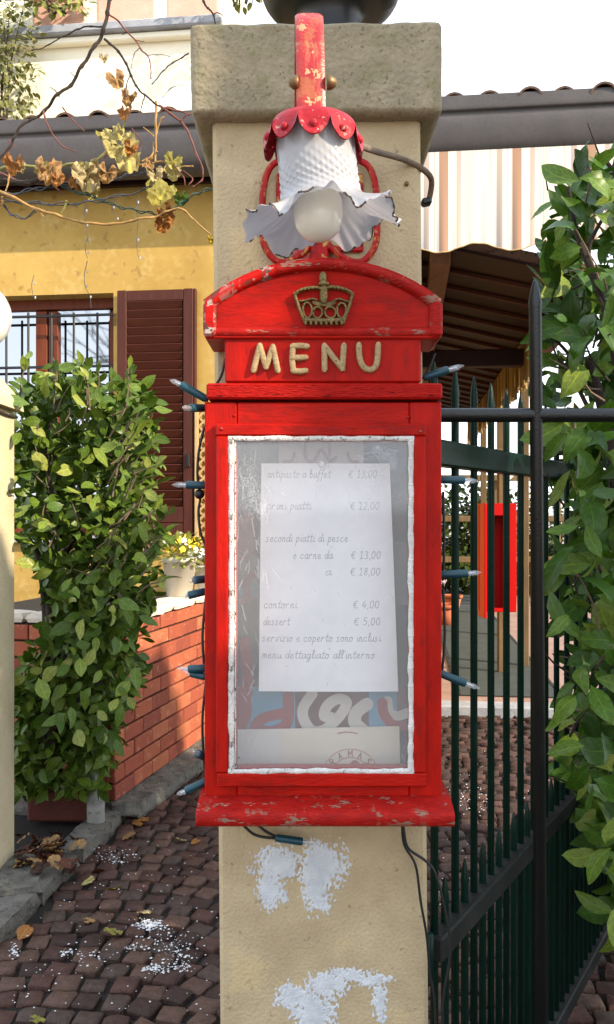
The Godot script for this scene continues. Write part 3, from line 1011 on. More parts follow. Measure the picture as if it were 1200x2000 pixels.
# ------------------------------------------------------------------ the covered walk on the right
func build_portico():
	var at = Vector3(0, 0, -5.6)
	var p = thing("covered_walk", "lean-to roof of dark planks over the walk beside the house", "porch", at)
	p.rotation.y = -YAW
	var x0 = hl(770, 800, 0).x - 0.1
	var x1 = 1.75
	var yc = func(x): return 3.14 - 0.245 * (x - 0.82)
	var ang = atan(-0.245)
	var mid = (x0 + x1) * 0.5
	var wide = (x1 - x0) / cos(ang)
	var z = 0.08
	for k in 20:
		var mb = MB.new()
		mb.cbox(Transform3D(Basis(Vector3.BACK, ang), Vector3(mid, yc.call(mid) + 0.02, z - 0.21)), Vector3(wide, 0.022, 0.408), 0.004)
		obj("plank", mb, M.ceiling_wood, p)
		mb = MB.new()
		mb.cbox(Transform3D(Basis(Vector3.BACK, ang), Vector3(mid, yc.call(mid) - 0.006, z - 0.42)), Vector3(wide, 0.03, 0.032), 0.004)
		obj("batten", mb, M.batten_wood, p)
		z -= 0.42
	var mb = MB.new()
	mb.box2(Vector3(0.80, 3.03, 0.08), Vector3(0.93, 3.125, -8.0), 0.006)
	obj("rafter", mb, M.rafter_wood, p)
	mb = MB.new()
	mb.box2(Vector3(x1 - 0.10, yc.call(x1) - 0.11, 0.08), Vector3(x1, yc.call(x1) - 0.02, -8.0), 0.006)
	obj("eave_beam", mb, M.ceiling_wood, p)
	mb = MB.new()
	mb.box2(Vector3(x0, 2.66, -1.62), Vector3(x1, 2.80, -1.74), 0.008)
	obj("tie_beam", mb, M.ceiling_wood, p)
	# a roof skin over the planks keeps the sky out
	mb = MB.new()
	mb.cbox(Transform3D(Basis(Vector3.BACK, ang), Vector3(mid + 0.1, yc.call(mid + 0.1) + 0.11, -4.15)), Vector3(wide + 0.3, 0.09, 8.1))
	obj("roof", mb, M.roof_tile, p)
	for k in 4:
		var zz = [-2.3, -4.2, -6.3, -8.0][k]
		mb = MB.new()
		mb.box2(Vector3(x1 - 0.075, 0.06, zz - 0.037), Vector3(x1, yc.call(x1) - 0.1, zz + 0.037), 0.006)
		obj("post", mb, M.post_wood, p)
	# reed fringe under the eave
	var r = thing("reed_screen", "golden reed screen hanging under the right eave of the covered walk", "screen", at)
	r.rotation.y = -YAW
	z = -0.9
	var cnt = 0
	while z > -8.0:
		var len = rnd(0.30, 0.42)
		mb = MB.new()
		var top = Vector3(x1 - 0.115 + rnd(-0.006, 0.006), yc.call(x1) - 0.02, z)
		mb.tube([top, top + Vector3(rnd(-0.01, 0.01), -len, rnd(-0.012, 0.012))], 0.013 + rnd(-0.003, 0.004), 6)
		obj("reed", mb, M["reed%d" % rng.randi_range(0, 2)], r)
		z -= 0.030 if cnt < 150 else 0.034
		cnt += 1
	# striped awning valance
	var w = 512
	var im = Image.create(w, 8, false, Image.FORMAT_RGB8)
	im.fill(Color(0.87, 0.84, 0.79))
	var brown = Color(0.66, 0.52, 0.42)
	var taupe = Color(0.73, 0.66, 0.61)
	for s in [[0.0, 0.125, brown], [0.24, 0.31, taupe], [0.345, 0.352, taupe], [0.38, 0.388, taupe], [0.42, 0.43, taupe], [0.46, 0.47, taupe], [0.50, 0.508, taupe], [0.70, 0.71, taupe], [0.79, 0.87, taupe], [0.93, 0.94, taupe]]:
		im.fill_rect(Rect2i(int(s[0] * w), 0, int(max(2.0, (s[1] - s[0]) * w)), 8), s[2])
	var am = StandardMaterial3D.new()
	am.resource_name = "awning_cloth"
	am.albedo_texture = ImageTexture.create_from_image(im)
	am.roughness = 0.9
	am.backlight_enabled = true
	am.backlight = Color(0.4, 0.4, 0.4)
	M.awning_cloth = am
	var ax0 = hl(858, 400, 0.31).x
	var per = hl(1001, 400, 0.31).x - ax0
	var ytop = hl(900, 292, 0.31).y
	var aw = thing("awning", "cream valance with brown stripes and scalloped hem under the gutter", "awning", at)
	aw.rotation.y = -YAW
	mb = MB.new()
	mb.grid(func(u, v):
		var x = ax0 + (u * 5.0 - 1.2) * per
		var f = (x - ax0) / per
		var bot = hl(900, 484, 0.31).y + 0.028 * cos(TAU * (f - 0.03) + PI)
		var y = lerpf(ytop, bot, v)
		return Vector3(x, y, 0.31 + 0.012 * sin(f * TAU * 1.0 + 0.6) * v + 0.006 * sin(f * 31.0) * v), 160, 10, true)
	var cl = obj("valance_cloth", mb, am, aw)
	# texture runs once per stripe period
	am.uv1_scale = Vector3(5.0, 1, 1)
	am.uv1_offset = Vector3(-1.2, 0, 0)
	mb = MB.new()
	var hem = []
	for k in 121:
		var x = ax0 + (k / 120.0 * 5.0 - 1.2) * per
		var f = (x - ax0) / per
		hem.append(Vector3(x, hl(900, 484, 0.31).y + 0.028 * cos(TAU * (f - 0.03) + PI), 0.31 + 0.012 * sin(f * TAU + 0.6) + 0.006 * sin(f * 31.0)))
	mb.tube(hem, 0.004, 5)
	obj("hem", mb, M.lattice_wood, aw)
	# floor, step and runner
	var fl = MB.new()
	fl.box2(Vector3(x0, -0.04, -0.80), Vector3(5.0, 0.055, -16.0))
	var fo = struct("walk_floor", fl, M.floor_tile)
	fo.position = at
	fo.rotation.y = -YAW
	var kb = Node3D.new()
	kb.name = "stone_step"
	add_child(kb)
	kb.position = at
	kb.rotation.y = -YAW
	kb.set_meta("kind", "structure")
	var kx = x0 - 0.4
	while kx < 4.0:
		mb = MB.new()
		mb.box2(Vector3(kx, -0.04, -0.80), Vector3(kx + 0.592, 0.062, -0.62), 0.01)
		obj("step_stone", mb, M.grey_stone, kb)
		kx += 0.6
	var c = thing("carpet_runner", "long dark grey-green carpet runner on the walk behind the gate", "carpet", at)
	c.rotation.y = -YAW
	mb = MB.new()
	mb.box2(Vector3(1.06, 0.059, -0.98), Vector3(1.80, 0.068, -10.5), 0.003)
	obj("pile", mb, M.carpet, c)
	for s in [1.045, 1.815]:
		mb = MB.new()
		mb.box2(Vector3(s - 0.014, 0.059, -0.98), Vector3(s + 0.014, 0.071, -10.5), 0.003)
		obj("binding", mb, M.rubber_edge, c)
	# red cabinet seen between the bars
	var cab = thing("red_cabinet", "tall red cabinet with a dark open slot hanging on a wooden post behind the gate", "cabinet", P(977, 1200, 6.9))
	cab.rotation.y = 0.04
	var hh = 0.90
	mb = MB.new()
	mb.box2(Vector3(-0.14, -0.03, -0.16), Vector3(-0.118, hh, 0.045), 0.004)
	obj("open_door", mb, M.cabinet_red, cab)
	mb = MB.new()
	mb.box2(Vector3(-0.112, 0.02, -0.10), Vector3(-0.055, hh, 0.02), 0.005)
	mb.box2(Vector3(0.055, 0.02, -0.10), Vector3(0.13, hh, 0.02), 0.005)
	mb.box2(Vector3(-0.054, hh - 0.10, -0.10), Vector3(0.054, hh, 0.018), 0.004)
	mb.box2(Vector3(-0.054, 0.02, -0.10), Vector3(0.054, 0.05, 0.018), 0.004)
	obj("front_panel", mb, M.cabinet_red, cab)
	mb = MB.new()
	mb.box2(Vector3(-0.14, 0.02, -0.20), Vector3(0.13, hh, -0.185))
	mb.box2(Vector3(-0.14, 0.02, -0.1845), Vector3(-0.125, hh, -0.1005))
	mb.box2(Vector3(0.115, 0.02, -0.1845), Vector3(0.13, hh, -0.1005))
	mb.box2(Vector3(-0.1245, hh - 0.02, -0.1845), Vector3(0.1145, hh, -0.1005))
	mb.box2(Vector3(-0.1245, 0.02, -0.1845), Vector3(0.1145, 0.04, -0.1005))
	obj("case", mb, M.cabinet_red, cab)
	var po = thing("wooden_post", "tan timber post that carries the red cabinet", "post", Vector3(P(985, 1200, 7.35).x, 0.055, -7.38))
	mb = MB.new()
	mb.cbox(T(-0.02, 0.95, 0), Vector3(0.06, 1.9, 0.06), 0.008)
	obj("shaft", mb, M.post_wood, po)
	mb = MB.new()
	mb.cbox(T(-0.02, 1.92, 0), Vector3(0.12, 0.04, 0.12), 0.008)
	obj("post_cap", mb, M.post_wood, po)
	# garden beyond
	leaf_cloud("garden_hedge", "dark mottled hedge at the far end of the covered walk", "hedge", Vector3(3.1, 0.85, -14.6), Vector3(1.3, 1.05, 0.5), 5200, 0.13, "far_leaf", 10)
	leaf_cloud("garden_shrub", "loose green shrub in the garden to the right of the red cabinet", "shrub", Vector3(5.2, 0.7, -14.0), Vector3(1.3, 0.9, 0.5), 3200, 0.13, "laurel2", 8)
	var spots = [[872, 1090, 10.5, 0.15, "round terracotta pot beside the far end of the runner"], [885, 1070, 12.0, 0.13, "smaller terracotta pot in front of the garden hedge"]]
	for s in spots:
		var pot = thing("terracotta_pot", s[4], "flower pot", Vector3(P(s[0], 1000, s[2]).x, 0.055, -s[2]))
		mb = MB.new()
		mb.lathe([Vector2(0.0, 0), Vector2(s[3] * 0.6, 0), Vector2(s[3] * 0.95, s[3] * 1.5), Vector2(s[3] * 0.85, s[3] * 1.5), Vector2(0, s[3] * 1.4)], 18)
		obj("pot", mb, M.terracotta, pot)
		mb = MB.new()
		mb.lathe([Vector2(s[3] * 0.95, s[3] * 1.45), Vector2(s[3] * 1.08, s[3] * 1.45), Vector2(s[3] * 1.08, s[3] * 1.75), Vector2(s[3] * 0.95, s[3] * 1.75), Vector2(s[3] * 0.95, s[3] * 1.45)], 18)
		obj("rim", mb, M.terracotta, pot)
	# pale rail fence across the garden, with a slanting brace
	var f = thing("rail_fence", "pale timber rail fence crossing the garden behind the covered walk", "fence", Vector3(2.0, 0.0, -12.6))
	for k in 6:
		mb = MB.new()
		mb.cbox(T(-1.0 + k * 0.9, 1.0, 0), Vector3(0.09, 2.0, 0.09), 0.01)
		obj("post", mb, M.post_wood, f)
	for y in [0.75, 1.35, 1.95]:
		mb = MB.new()
		mb.cbox(T(1.3, y, 0.07), Vector3(4.9, 0.09, 0.04), 0.01)
		obj("rail", mb, M.post_wood, f)
	mb = MB.new()
	mb.cbox(Transform3D(Basis(Vector3.BACK, 0.75), Vector3(1.15, 2.15, 0.12)), Vector3(0.75, 0.09, 0.04), 0.01)
	obj("brace", mb, M.white_sign, f)


# ------------------------------------------------------------------ gate pillar that carries the menu box
func build_pillar():
	var p = thing("gate_pillar", "square beige stuccoed gate pillar with wide cap in the middle of the picture", "pillar", Vector3(0.035, 0, -1.65))
	p.rotation.z = 0.0089
	var mb = MB.new()
	mb.cbox(T(0, 1.065, 0), Vector3(0.36, 2.13, 0.36), 0.007)
	obj("shaft", mb, M.pillar_stucco, p)
	mb = MB.new()
	rough_cap(mb, Vector3(0, 2.201, 0), Vector3(0.4254, 0.157, 0.4254))
	obj("cap", mb, M.cap_stucco, p)
	# crumbling white plaster on the front
	var n = FastNoiseLite.new()
	n.seed = 12
	n.frequency = 150.0
	n.fractal_octaves = 3
	var n2 = FastNoiseLite.new()
	n2.seed = 3
	n2.frequency = 28.0
	var sets = [
		[[540, 1688, 44, 36], [527, 1738, 26, 34], [628, 1690, 48, 46], [618, 1738, 30, 46], [555, 1757, 9, 9]],
		[[568, 1945, 32, 24], [645, 1922, 44, 28], [612, 1975, 46, 44], [732, 1915, 30, 13], [744, 1955, 14, 44], [690, 1905, 40, 14], [640, 2020, 34, 26]]]
	for s in sets:
		mb = MB.new()
		mb.sg = 1
		var lo = Vector2(1e9, 1e9)
		var hi = Vector2(-1e9, -1e9)
		for e in s:
			lo = Vector2(min(lo.x, e[0] - e[2] * 1.5), min(lo.y, e[1] - e[3] * 1.5))
			hi = Vector2(max(hi.x, e[0] + e[2] * 1.5), max(hi.y, e[1] + e[3] * 1.5))
		var step = 1.3
		var nx = int((hi.x - lo.x) / step)
		var ny = int((hi.y - lo.y) / step)
		var pt = []
		var mk = []
		for j in ny + 1:
			for i in nx + 1:
				var x = lo.x + i * step
				var y = lo.y + j * step
				var m = -1.0
				for e in s:
					var q = Vector2((x - e[0]) / e[2], (y - e[1]) / e[3]).length()
					m = max(m, 1.0 - q)
				var w = P(x, y, 1.47)
				m = m * 1.1 + n.get_noise_2d(w.x, w.y * 0.6) * 0.85 + n2.get_noise_2d(w.x, w.y) * 0.5 - 0.02
				mk.append(m)
				var hgt = clampf(m * 0.004, -0.0006, 0.0016) + 0.0008 * n.get_noise_2d(w.x * 2.0, w.y * 2.0)
				pt.append(p.transform.affine_inverse() * w * Vector3(1, 1, 0) + Vector3(0, 0, 0.1801 + hgt))
		for j in ny:
			for i in nx:
				var a = j * (nx + 1) + i
				if mk[a] + mk[a + 1] + mk[a + nx + 1] + mk[a + nx + 2] > 0.0:
					mb.quad(pt[a + nx + 1], pt[a + nx + 2], pt[a + 1], pt[a])
		obj("plaster_patch", mb, M.white_render, p)
	# nail and scar of an old fixing
	mb = MB.new()
	mb.lathe([Vector2(0.0, 0), Vector2(0.004, 0.001), Vector2(0.004, 0.004), Vector2(0, 0.006)], 8, Transform3D(Basis(Vector3.RIGHT, PI / 2), p.transform.affine_inverse() * P(794, 360, 1.47)))
	obj("nail", mb, M.screw, p)
	# black urn standing on the cap
	var u = thing("urn", "black round-bellied urn standing on top of the pillar cap", "urn", Vector3(0.045, 2.279, -1.62))
	mb = MB.new()
	mb.lathe(smooth([Vector2(0.0, 0.0), Vector2(0.10, 0.0), Vector2(0.105, 0.02), Vector2(0.06, 0.045), Vector2(0.052, 0.085), Vector2(0.062, 0.115), Vector2(0.10, 0.122), Vector2(0.128, 0.145), Vector2(0.137, 0.20), Vector2(0.13, 0.28), Vector2(0.14, 0.33)], 4), 40)
	obj("body", mb, M.urn_black, u)
	mb = MB.new()
	mb.lathe([Vector2(0.135, 0.325), Vector2(0.162, 0.33), Vector2(0.165, 0.345), Vector2(0.155, 0.355), Vector2(0.13, 0.35), Vector2(0.0, 0.32)], 40)
	obj("rim", mb, M.urn_black, u)


func rough_cap(mb, c, size):
	var n = FastNoiseLite.new()
	n.seed = 44
	n.frequency = 16.0
	var h = size * 0.5
	for ax in 3:
		for s in [-1.0, 1.0]:
			mb.grid(func(u, w):
				var q = Vector3.ZERO
				q[ax] = s * h[ax]
				q[(ax + 1) % 3] = (u * 2.0 - 1.0) * h[(ax + 1) % 3]
				q[(ax + 2) % 3] = (w * 2.0 - 1.0) * h[(ax + 2) % 3]
				var near = 0
				for k in 3:
					if h[k] - abs(q[k]) < 0.006:
						near += 1
				if near >= 2:
					for k in 3:
						q[k] = clampf(q[k], -h[k] + 0.004, h[k] - 0.004)
				return c + q + Vector3(n.get_noise_3d(q.x, q.y, q.z), n.get_noise_3d(q.x + 5, q.y, q.z), n.get_noise_3d(q.x, q.y, q.z + 5)) * 0.0020, 44, 44, s < 0.0)


func build_left_post():
	var at = Vector3(-1.296, 0, -3.36)
	var p = thing("side_post", "cream stuccoed post with a sloping cap at the left edge", "post", at)
	var mb = MB.new()
	mb.cbox(T(0, 0.93, 0), Vector3(0.216, 1.86, 0.216), 0.012)
	obj("shaft", mb, M.post_stucco, p)
	mb = MB.new()
	var a = [Vector3(-0.135, 1.86, -0.135), Vector3(0.135, 1.86, -0.135), Vector3(0.135, 1.86, 0.135), Vector3(-0.135, 1.86, 0.135)]
	var b = [Vector3(-0.130, 1.90, -0.130), Vector3(0.130, 1.90, -0.130), Vector3(0.130, 1.90, 0.130), Vector3(-0.130, 1.90, 0.130)]
	var d = [Vector3(-0.07, 1.985, -0.07), Vector3(0.07, 1.985, -0.07), Vector3(0.07, 1.985, 0.07), Vector3(-0.07, 1.985, 0.07)]
	var c = Vector3(0, 1.9, 0)
	mb.out_face(a, c)
	mb.out_face(d, c)
	for k in 4:
		mb.out_face([a[k], a[(k + 1) % 4], b[(k + 1) % 4], b[k]], c)
		mb.out_face([b[k], b[(k + 1) % 4], d[(k + 1) % 4], d[k]], c)
	obj("cap", mb, M.post_stucco, p)
	var g = thing("globe_lamp", "round white glass globe lamp on the left post, unlit", "lamp", at + Vector3(-0.01, 1.985, 0))
	mb = MB.new()
	mb.lathe([Vector2(0.0, 0), Vector2(0.06, 0), Vector2(0.055, 0.02), Vector2(0.03, 0.05), Vector2(0.03, 0.10), Vector2(0.05, 0.125), Vector2(0, 0.125)], 20)
	obj("base", mb, M.iron_black, g)
	mb = MB.new()
	mb.lathe(arc_profile(0.135, 24, Vector2(0, 0.24)), 40)
	obj("globe", mb, M.globe_glass, g)
	# an old rope of bare wire looped round the post under the cap
	mb = MB.new()
	var q = []
	for k in 25:
		var t = TAU * k / 24.0
		var m = 0.114 / max(abs(cos(t)), abs(sin(t)))
		q.append(at + Vector3(cos(t) * min(m, 0.16), 1.845 - 0.012 * cos(t), sin(t) * min(m, 0.16)))
	mb.tube(q, 0.006, 6, false)
	tag(obj("tie_wire", mb, M.bark_dark), "brown wire tied round the left post under its cap", "wire")


func arc_profile(r, n, c = Vector2.ZERO):
	var out = []
	for k in n + 1:
		var a = -PI / 2 + PI * k / n
		out.append(c + Vector2(max(0.0, cos(a) * r), sin(a) * r))
	return out


# ------------------------------------------------------------------ brick planter on the left
func build_planter():
	var A = Vector3(-0.912, 0, -4.05)
	var ang = 0.2385
	var t = thing("brick_planter", "raised planter of red bricks with pale coping against the house", "planter", A)
	t.rotation.y = -ang          # local -z runs along the right-hand wall, local -x along the front
	var mb = MB.new()
	mb.box2(Vector3(-1.05, 0.0, -0.02), Vector3(-0.02, 0.905, -1.68))
	obj("mortar_core", mb, M.mortar, t)
	var bm = []
	for len in [0.212, 0.103]:
		for k in 3:
			mb = MB.new()
			rough_brick(mb, Vector3(0.03, 0.0725, len), 900 + k)
			bm.append(mb.done())
	for row in 10:
		var y = 0.072 + row * 0.0835 + 0.038
		var z = 0.0
		if row % 2 == 1:
			brick(bm[3 + row % 3], Vector3(-0.015, y, -0.052), 0.0, t)
			z = -0.107
		while z > -1.6:
			brick(bm[rng.randi_range(0, 2)], Vector3(-0.015 + rnd(-0.002, 0.002), y + rnd(-0.001, 0.001), z - 0.107), 0.0, t)
			z -= 0.217
		var x = -0.03
		if row % 2 == 0:
			brick(bm[3 + row % 3], Vector3(x - 0.052, y, -0.0155), PI / 2, t)
			x -= 0.107
		while x > -0.85:
			brick(bm[rng.randi_range(0, 2)], Vector3(x - 0.107, y, -0.0155 + rnd(-0.002, 0.002)), PI / 2, t)
			x -= 0.217
	for k in 5:
		mb = MB.new()
		rough_block(mb, T(0, 0, 0), Vector3(0.17, 0.045, 0.335), 0.006)
		var o = obj("coping_slab", mb, M.coping, t)
		o.position = Vector3(-0.06, 0.93, -0.16 - k * 0.337)
	for k in 3:
		mb = MB.new()
		rough_block(mb, T(0, 0, 0), Vector3(0.33, 0.045, 0.16), 0.006)
		var o = obj("coping_slab", mb, M.coping, t)
		o.position = Vector3(-0.315 - k * 0.335, 0.93, -0.075)
	mb = MB.new()
	mb.box2(Vector3(-1.04, 0.9, -0.1), Vector3(-0.1, 0.915, -1.66))
	obj("soil", mb, M.joint_soil, t)
	mb = MB.new()
	rough_block(mb, T(0.02, 0.03, -0.82), Vector3(0.24, 0.085, 1.75), 0.02)
	obj("footing", mb, M.concrete, t)
	mb = MB.new()
	rough_block(mb, T(-0.55, 0.03, 0.02), Vector3(1.0, 0.082, 0.14), 0.02)
	obj("footing", mb, M.concrete, t)
	# flower pots on the coping
	for k in 2:
		var at = t.transform * [Vector3(-0.09, 0.953, -1.02), Vector3(-0.07, 0.953, -1.42)][k]
		var label = ["cream flower pot with yellow and white flowers on the planter coping", "small pot of white flowers behind the menu box, farther along the coping"][k]
		var q = thing("flower_pot", label, "flower pot", at, "flower pots on the planter")
		var s = [1.0, 0.7][k]
		mb = MB.new()
		mb.lathe([Vector2(0, 0), Vector2(0.075 * s, 0), Vector2(0.098 * s, 0.20 * s), Vector2(0.105 * s, 0.20 * s), Vector2(0.105 * s, 0.225 * s), Vector2(0.09 * s, 0.225 * s), Vector2(0, 0.2 * s)], 20)
		obj("pot", mb, M.white_pot, q)
		var xs = []
		var fy = []
		var fw = []
		for i in 170:
			var d = Vector3(rnd(-1, 1), rnd(-0.1, 1.2), rnd(-1, 1))
			xs.append(leaf_xf(Vector3(0, 0.20 * s, 0) + d * Vector3(0.11, 0.12, 0.11) * s, d + rdir() * 0.5, Vector3.UP + rdir() * 0.5, rnd(0.035, 0.06)))
		for i in 60:
			var d = Vector3(rnd(-1, 1), rnd(0.3, 1.2), rnd(-1, 1))
			(fy if i % 3 > 0 and k == 0 else fw).append(leaf_xf(Vector3(0, 0.22 * s, 0) + d * Vector3(0.13, 0.13, 0.13) * s, rdir(), d, rnd(0.03, 0.045)))
		multi("leaves", leaf_mesh(0.5, 0.2, 0.5), M.laurel3, xs, q)
		if fy.size() > 0:
			multi("yellow_petals", leaf_mesh(0.9, 0.3, 0.6), M.petal_yellow, fy, q)
		multi("white_petals", leaf_mesh(0.9, 0.3, 0.6), M.petal_white, fw, q)
	# old pipe end, trough and slab beside the planter corner
	mb = MB.new()
	var path = smooth([Vector3(-0.955, -0.03, -3.86), Vector3(-0.957, 0.10, -3.86), Vector3(-0.962, 0.20, -3.87), Vector3(-0.985, 0.245, -3.89), Vector3(-1.03, 0.25, -3.93)], 5)
	mb.tube(path, 0.040, 16)
	var pi = obj("drain_pipe", mb, M.old_pipe)
	tag(pi, "grey curved end of an old drain pipe standing at the planter corner", "pipe")
	var tr = thing("clay_trough", "dark red clay trough in the shade left of the grey pipe", "planter", Vector3(-1.14, 0.02, -3.99))
	mb = MB.new()
	mb.cbox(T(0, 0.075, 0), Vector3(0.30, 0.15, 0.14), 0.012)
	obj("trough", mb, M.dark_clay, tr)
	mb = MB.new()
	mb.cbox(T(0, 0.155, 0), Vector3(0.32, 0.025, 0.16), 0.008)
	obj("rim", mb, M.dark_clay, tr)
	mb = MB.new()
	rough_block(mb, Transform3D(Basis(Vector3.UP, 0.35) * Basis(Vector3.FORWARD, 0.06), Vector3(-1.16, 0.045, -3.28)), Vector3(0.26, 0.045, 0.34), 0.012)
	tag(obj("stone_slab", mb, M.concrete), "flat grey stone slab on the soil beside the left post", "slab")


func brick(mesh, pos, turn, t):
	var o = obj("brick", mesh, M["brick%d" % rng.randi_range(0, 3)], t)
	o.position = pos
	o.rotation.y = turn


func rough_brick(mb, size, sd):
	mb.cbox(Transform3D(Basis(Vector3.UP, (sd % 3 - 1) * 0.004), Vector3.ZERO), size, 0.004)


# ------------------------------------------------------------------ the open iron gate
func build_gate():
	var g = thing("iron_gate", "dark green iron gate of spiked bars standing open behind the pillar", "gate", Vector3(0.235, 0, -1.60))
	g.rotation.y = deg_to_rad(58.2)
	var len = 1.56
	var bar = MB.new()
	spear(bar, 0.06, 1.735, 0.0078, 0.060)
	var bar_m = bar.done()
	var short = MB.new()
	spear(short, 0.06, 0.742, 0.0078, 0.055)
	var short_m = short.done()
	for i in 15:
		var s = 0.010 + i * 0.1038
		var o = obj("bar", bar_m, M.iron_green, g)
		o.position = Vector3(s, 0, 0)
		o.rotation.y = rnd(0, TAU)
		if i < 14:
			o = obj("short_bar", short_m, M.iron_green, g)
			o.position = Vector3(s + 0.052, rnd(-0.004, 0.004), 0)
	for r in [[1.562, 0.050, 0.034], [0.632, 0.046, 0.046], [0.075, 0.045, 0.040]]:
		var mb = MB.new()
		mb.cbox(T(len * 0.5 - 0.005, r[0], 0.0), Vector3(len, r[1], r[2]), 0.004)
		obj("rail", mb, M.iron_green if r[0] > 1.0 else M.iron_dusty, g)
	var mb = MB.new()
	mb.cbox(T(len - 0.02, 0.86, 0.0), Vector3(0.035, 1.62, 0.036), 0.004)
	obj("end_stile", mb, M.iron_green, g)
	for y in [0.63, 1.56]:
		mb = MB.new()
		mb.lathe([Vector2(0.0, -0.04), Vector2(0.014, -0.04), Vector2(0.014, 0.04), Vector2(0.0, 0.04)], 12, T(-0.028, y, 0))
		obj("hinge", mb, M.iron_green, g)


func spear(mb, y0, y1, r, tip):
	var pr = [Vector2(0, y0), Vector2(r, y0), Vector2(r, y1 - tip), Vector2(r * 1.12, y1 - tip * 0.85), Vector2(r * 0.75, y1 - tip * 0.4), Vector2(r * 0.35, y1 - tip * 0.1), Vector2(0.0, y1)]
	mb.lathe(pr, 10)


func build_fence():
	var f = thing("pipe_fence", "black round rail with thick pointed upright in front of the laurel bush", "fence")
	var mb = MB.new()
	mb.tube([Vector3(0.20, 1.634, -1.62), Vector3(0.9, 1.634, -1.62), Vector3(1.6, 1.634, -1.62)], 0.0136, 14)
	obj("rail", mb, M.iron_black, f)
	for k in 2:
		mb = MB.new()
		spear(mb, -0.02, 1.893, 0.0124, 0.055)
		var o = obj("upright", mb, M.iron_black, f)
		o.position = Vector3([0.449, 1.25][k], 0, -1.618)
		o.rotation.z = 0.0085
	for k in 1:
		mb = MB.new()
		mb.cbox(T(0.72, 0.05, -1.62), Vector3(0.62, 0.10, 0.10), 0.012)
		obj("footing", mb, M.concrete, f)


